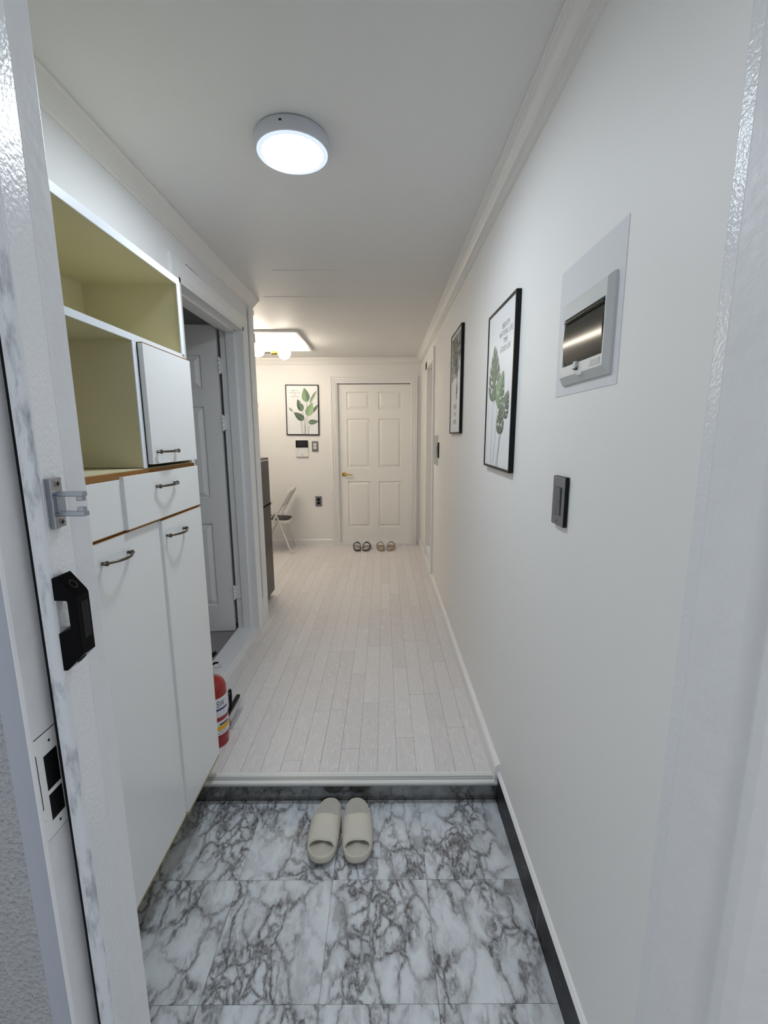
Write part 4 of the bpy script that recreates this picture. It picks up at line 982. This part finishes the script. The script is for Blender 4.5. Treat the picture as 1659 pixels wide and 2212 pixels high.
def lint_roller():
    x, ya, yb = -.762, 1.862, 2.022
    r = tag(empty('lint_roller', (x, (ya+yb)/2, FL)), 'lint roller with a black upright handle in a clear case behind the extinguisher', 'lint roller')
    m = MB(); pr = []
    for k in range(13): a = PI*k/12; pr.append((x+.040*math.cos(a), FL+.042+.032*math.sin(a)))
    pr = [(x+.040, FL+.002)]+pr+[(x-.040, FL+.002)]
    inner = [(x+(u-x)*.95, FL+.003+(v-FL-.002)*.955) for u, v in pr]
    m.prism(pr, lambda u, v, t: (u, t, v), ya, yb, cap=True); m.build('case', 'clear', r, smooth=True)
    m = MB(); m.lathe([(.014, .004), (.029, .004), (.029, .150), (.014, .150)], (x, ya+.004, FL+.038), 'y', 28); rl = m.build('roll', 'roller_roll', r, smooth=True)
    m = MB(); m.lathe([(.001, -.002), (.016, -.002), (.016, .008), (.001, .008)], (x, ya+.004, FL+.038), 'y', 20); m.build('core', 'roller_core', rl, smooth=True)
    m = MB(); m.box(x+.012, x+.030, ya-.002, yb, FL+.070, FL+.083); m.build('bar', 'black_matt', r, bevel=.003)
    m = MB(); cx, cy = x+.020, 1.915
    def rg(z, w, d): return [(cx+w*math.cos(a), cy+d*math.sin(a), z) for a in [2*PI*k/16 for k in range(16)]]
    m.loft([rg(FL+.080, .007, .009), rg(FL+.11, .0075, .010), rg(FL+.15, .0085, .011), rg(FL+.165, .0085, .011), rg(FL+.173, .006, .008), rg(FL+.176, .002, .003)], True, True, True); h = m.build('handle', 'black_matt', r, smooth=True)
    m = MB(); m.lathe([(.001, 0), (.004, 0), (.0038, -.0008), (.001, -.0008)], (cx, cy-.0108, FL+.160), 'y', 14); m.build('hanging_hole', 'mark_grey', h)
lint_roller()

# ------------------------------------------------------------------ footwear
def outline(L_, wt, wh, n=48, skew=0.):
    """foot outline, toe at -y; widths wt at toe ball, wh at heel"""
    pts = []
    for k in range(n):
        a = 2*PI*k/n; cs = math.cos(a); y = -math.copysign(abs(cs)**.8, cs)*L_/2; s = math.sin(a)
        t = (y+L_/2)/L_   # 0 toe .. 1 heel
        w = wt+(wh-wt)*(3*t*t-2*t**3)
        x = math.copysign(abs(s)**.8, s)*w/2
        pts.append((x+skew*math.sin(PI*t)*(1 if True else 0), y))
    return pts
def slipper(name, loc, rz, label, skew):
    r = tag(empty(name, loc, rz), label, 'slipper', 'pair of beige slides on the marble tiles')
    O = outline(.256, .117, .107, 56, skew)
    def zlift(y): t = (y+.128)/.256; return .010*max(0, 1-t/.22)**2 + .006*max(0, (t-.7)/.3)
    def ring(sc, z, lift=1.): return [(x*sc[0], y*sc[1], z+lift*zlift(y)) for x, y in O]
    m = MB(); m.loft([ring((.90, .955), 0), ring((.955, .98), .004), ring((.96, .982), .009)], True, True, False); m.build('outsole', 'slipper_sole', r, smooth=True, base=(0, 0, 0))
    m = MB(); m.loft([ring((.96, .982), .008), ring((1.0, 1.0), .016), ring((1.0, 1.0), .026), ring((.975, .99), .0335), ring((.93, .968), .036), ring((.885, .945), .0335), ring((.86, .935), .028)], True, True, False); m.build('sole', 'slipper', r, smooth=True, base=(0, 0, 0), flat_angle=1.6)
    m = MB(); m.loft([ring((.875, .942), .0292), ring((.5, .6), .0275), ring((.05, .05), .027)], True, False, True); m.build('footbed', 'slipper_bed', r, smooth=True, base=(0, 0, 0))
    # broad strap: arch from rim to rim
    m = MB(); ny, na = 16, 22; top = []; bot = []
    ya, yb = -.066, .016
    for j in range(ny+1):
        rt, rb = [], []
        for i in range(na+1):
            a = PI*i/na; s = math.sin(a); cc = math.cos(a)
            t = j/ny
            y0 = ya-.022*(1-s)**1.3; y1 = yb+.030*(1-s)**1.5
            y = y0+(y1-y0)*t
            tt = (y+.128)/.256; w = (.117+(.107-.117)*(3*tt*tt-2*tt**3))/2*max(.02, 1-abs(2*tt-1)**2.5)**.4
            h = .030+.026*t+.004*math.sin(PI*t)
            sx = math.copysign(abs(cc)**.80, cc); sz = s**.75
            xc = skew*math.sin(PI*tt)
            rt.append((xc+sx*w*1.003, y, .022+h*sz+zlift(y)*.5)); rb.append((xc+sx*(w-.0055), y, .022+(h-.0055)*sz+zlift(y)*.5))
        top.append(rt); bot.append(rb)
    rings = [top[j]+bot[j][::-1] for j in range(ny+1)]
    m.loft(rings, True, True, True); m.build('strap', 'slipper', r, smooth=True, base=(0, 0, 0), flat_angle=1.2)
slipper('slipper', (-.2200, 1.391, 0), math.radians(-2.5), 'left beige foam slide of the pair below the step', -.004)
slipper('slipper', (-.1075, 1.391, 0), math.radians(4.0), 'right beige foam slide of the pair below the step', .004)
def sandal(loc, rz, label, mrim, mbed, group):
    r = tag(empty('sandal', loc, rz), label, 'sandal', group)
    O = outline(.235, .098, .078, 40)
    def ring(s, z): return [(x*s, y*(.5+s*.5), z) for x, y in O]
    m = MB(); m.loft([ring(.97, 0), ring(1, .004), ring(1, .013)], True, True, True); m.build('outsole', mbed, r, smooth=True, base=(0, 0, 0))
    m = MB(); m.loft([ring(1.0, .013), ring(1.01, .016), ring(1.0, .026), ring(.93, .028), ring(.82, .024)], True, True, True); m.build('sole', mrim, r, smooth=True, base=(0, 0, 0))
    m = MB(); m.loft([ring(.86, .0255), ring(.8, .0265), ring(.1, .0262)], True, False, True); m.build('footbed', mbed, r, smooth=True, base=(0, 0, 0))
    for (yc, yw, hh, sl) in ((.000, .030, .078, .014), (-.058, .026, .056, -.012)):
        m = MB(); T_, Bm = [], []
        for j in range(5):
            rt, rb = [], []
            for i in range(17):
                a = PI*i/16; y = yc+yw*(j/4-.5)+sl*math.cos(a); x = .046*math.cos(a)
                rt.append((x*1.04, y, .020+hh*math.sin(a)**.8)); rb.append((x*.96, y, .020+(hh-.004)*math.sin(a)**.8))
            T_.append(rt+rb[::-1])
        m.loft(T_, True, True, True); m.build('strap', mrim, r, smooth=True, base=(0, 0, 0))
for x, rz, s_ in ((-.332, 186, 'left'), (-.217, 172, 'right')):
    sandal((x, 5.200, FL), math.radians(rz), s_+' black sandal with grey footbed before the end door', 'sand_black', 'sand_grey', 'black sandals before the end door')
for x, rz, s_ in ((-.045, 186, 'left'), (.078, 168, 'right')):
    sandal((x, 5.215, FL), math.radians(rz), s_+' beige sandal before the end door', 'sand_beige', 'sand_beige_bed', 'beige sandals before the end door')
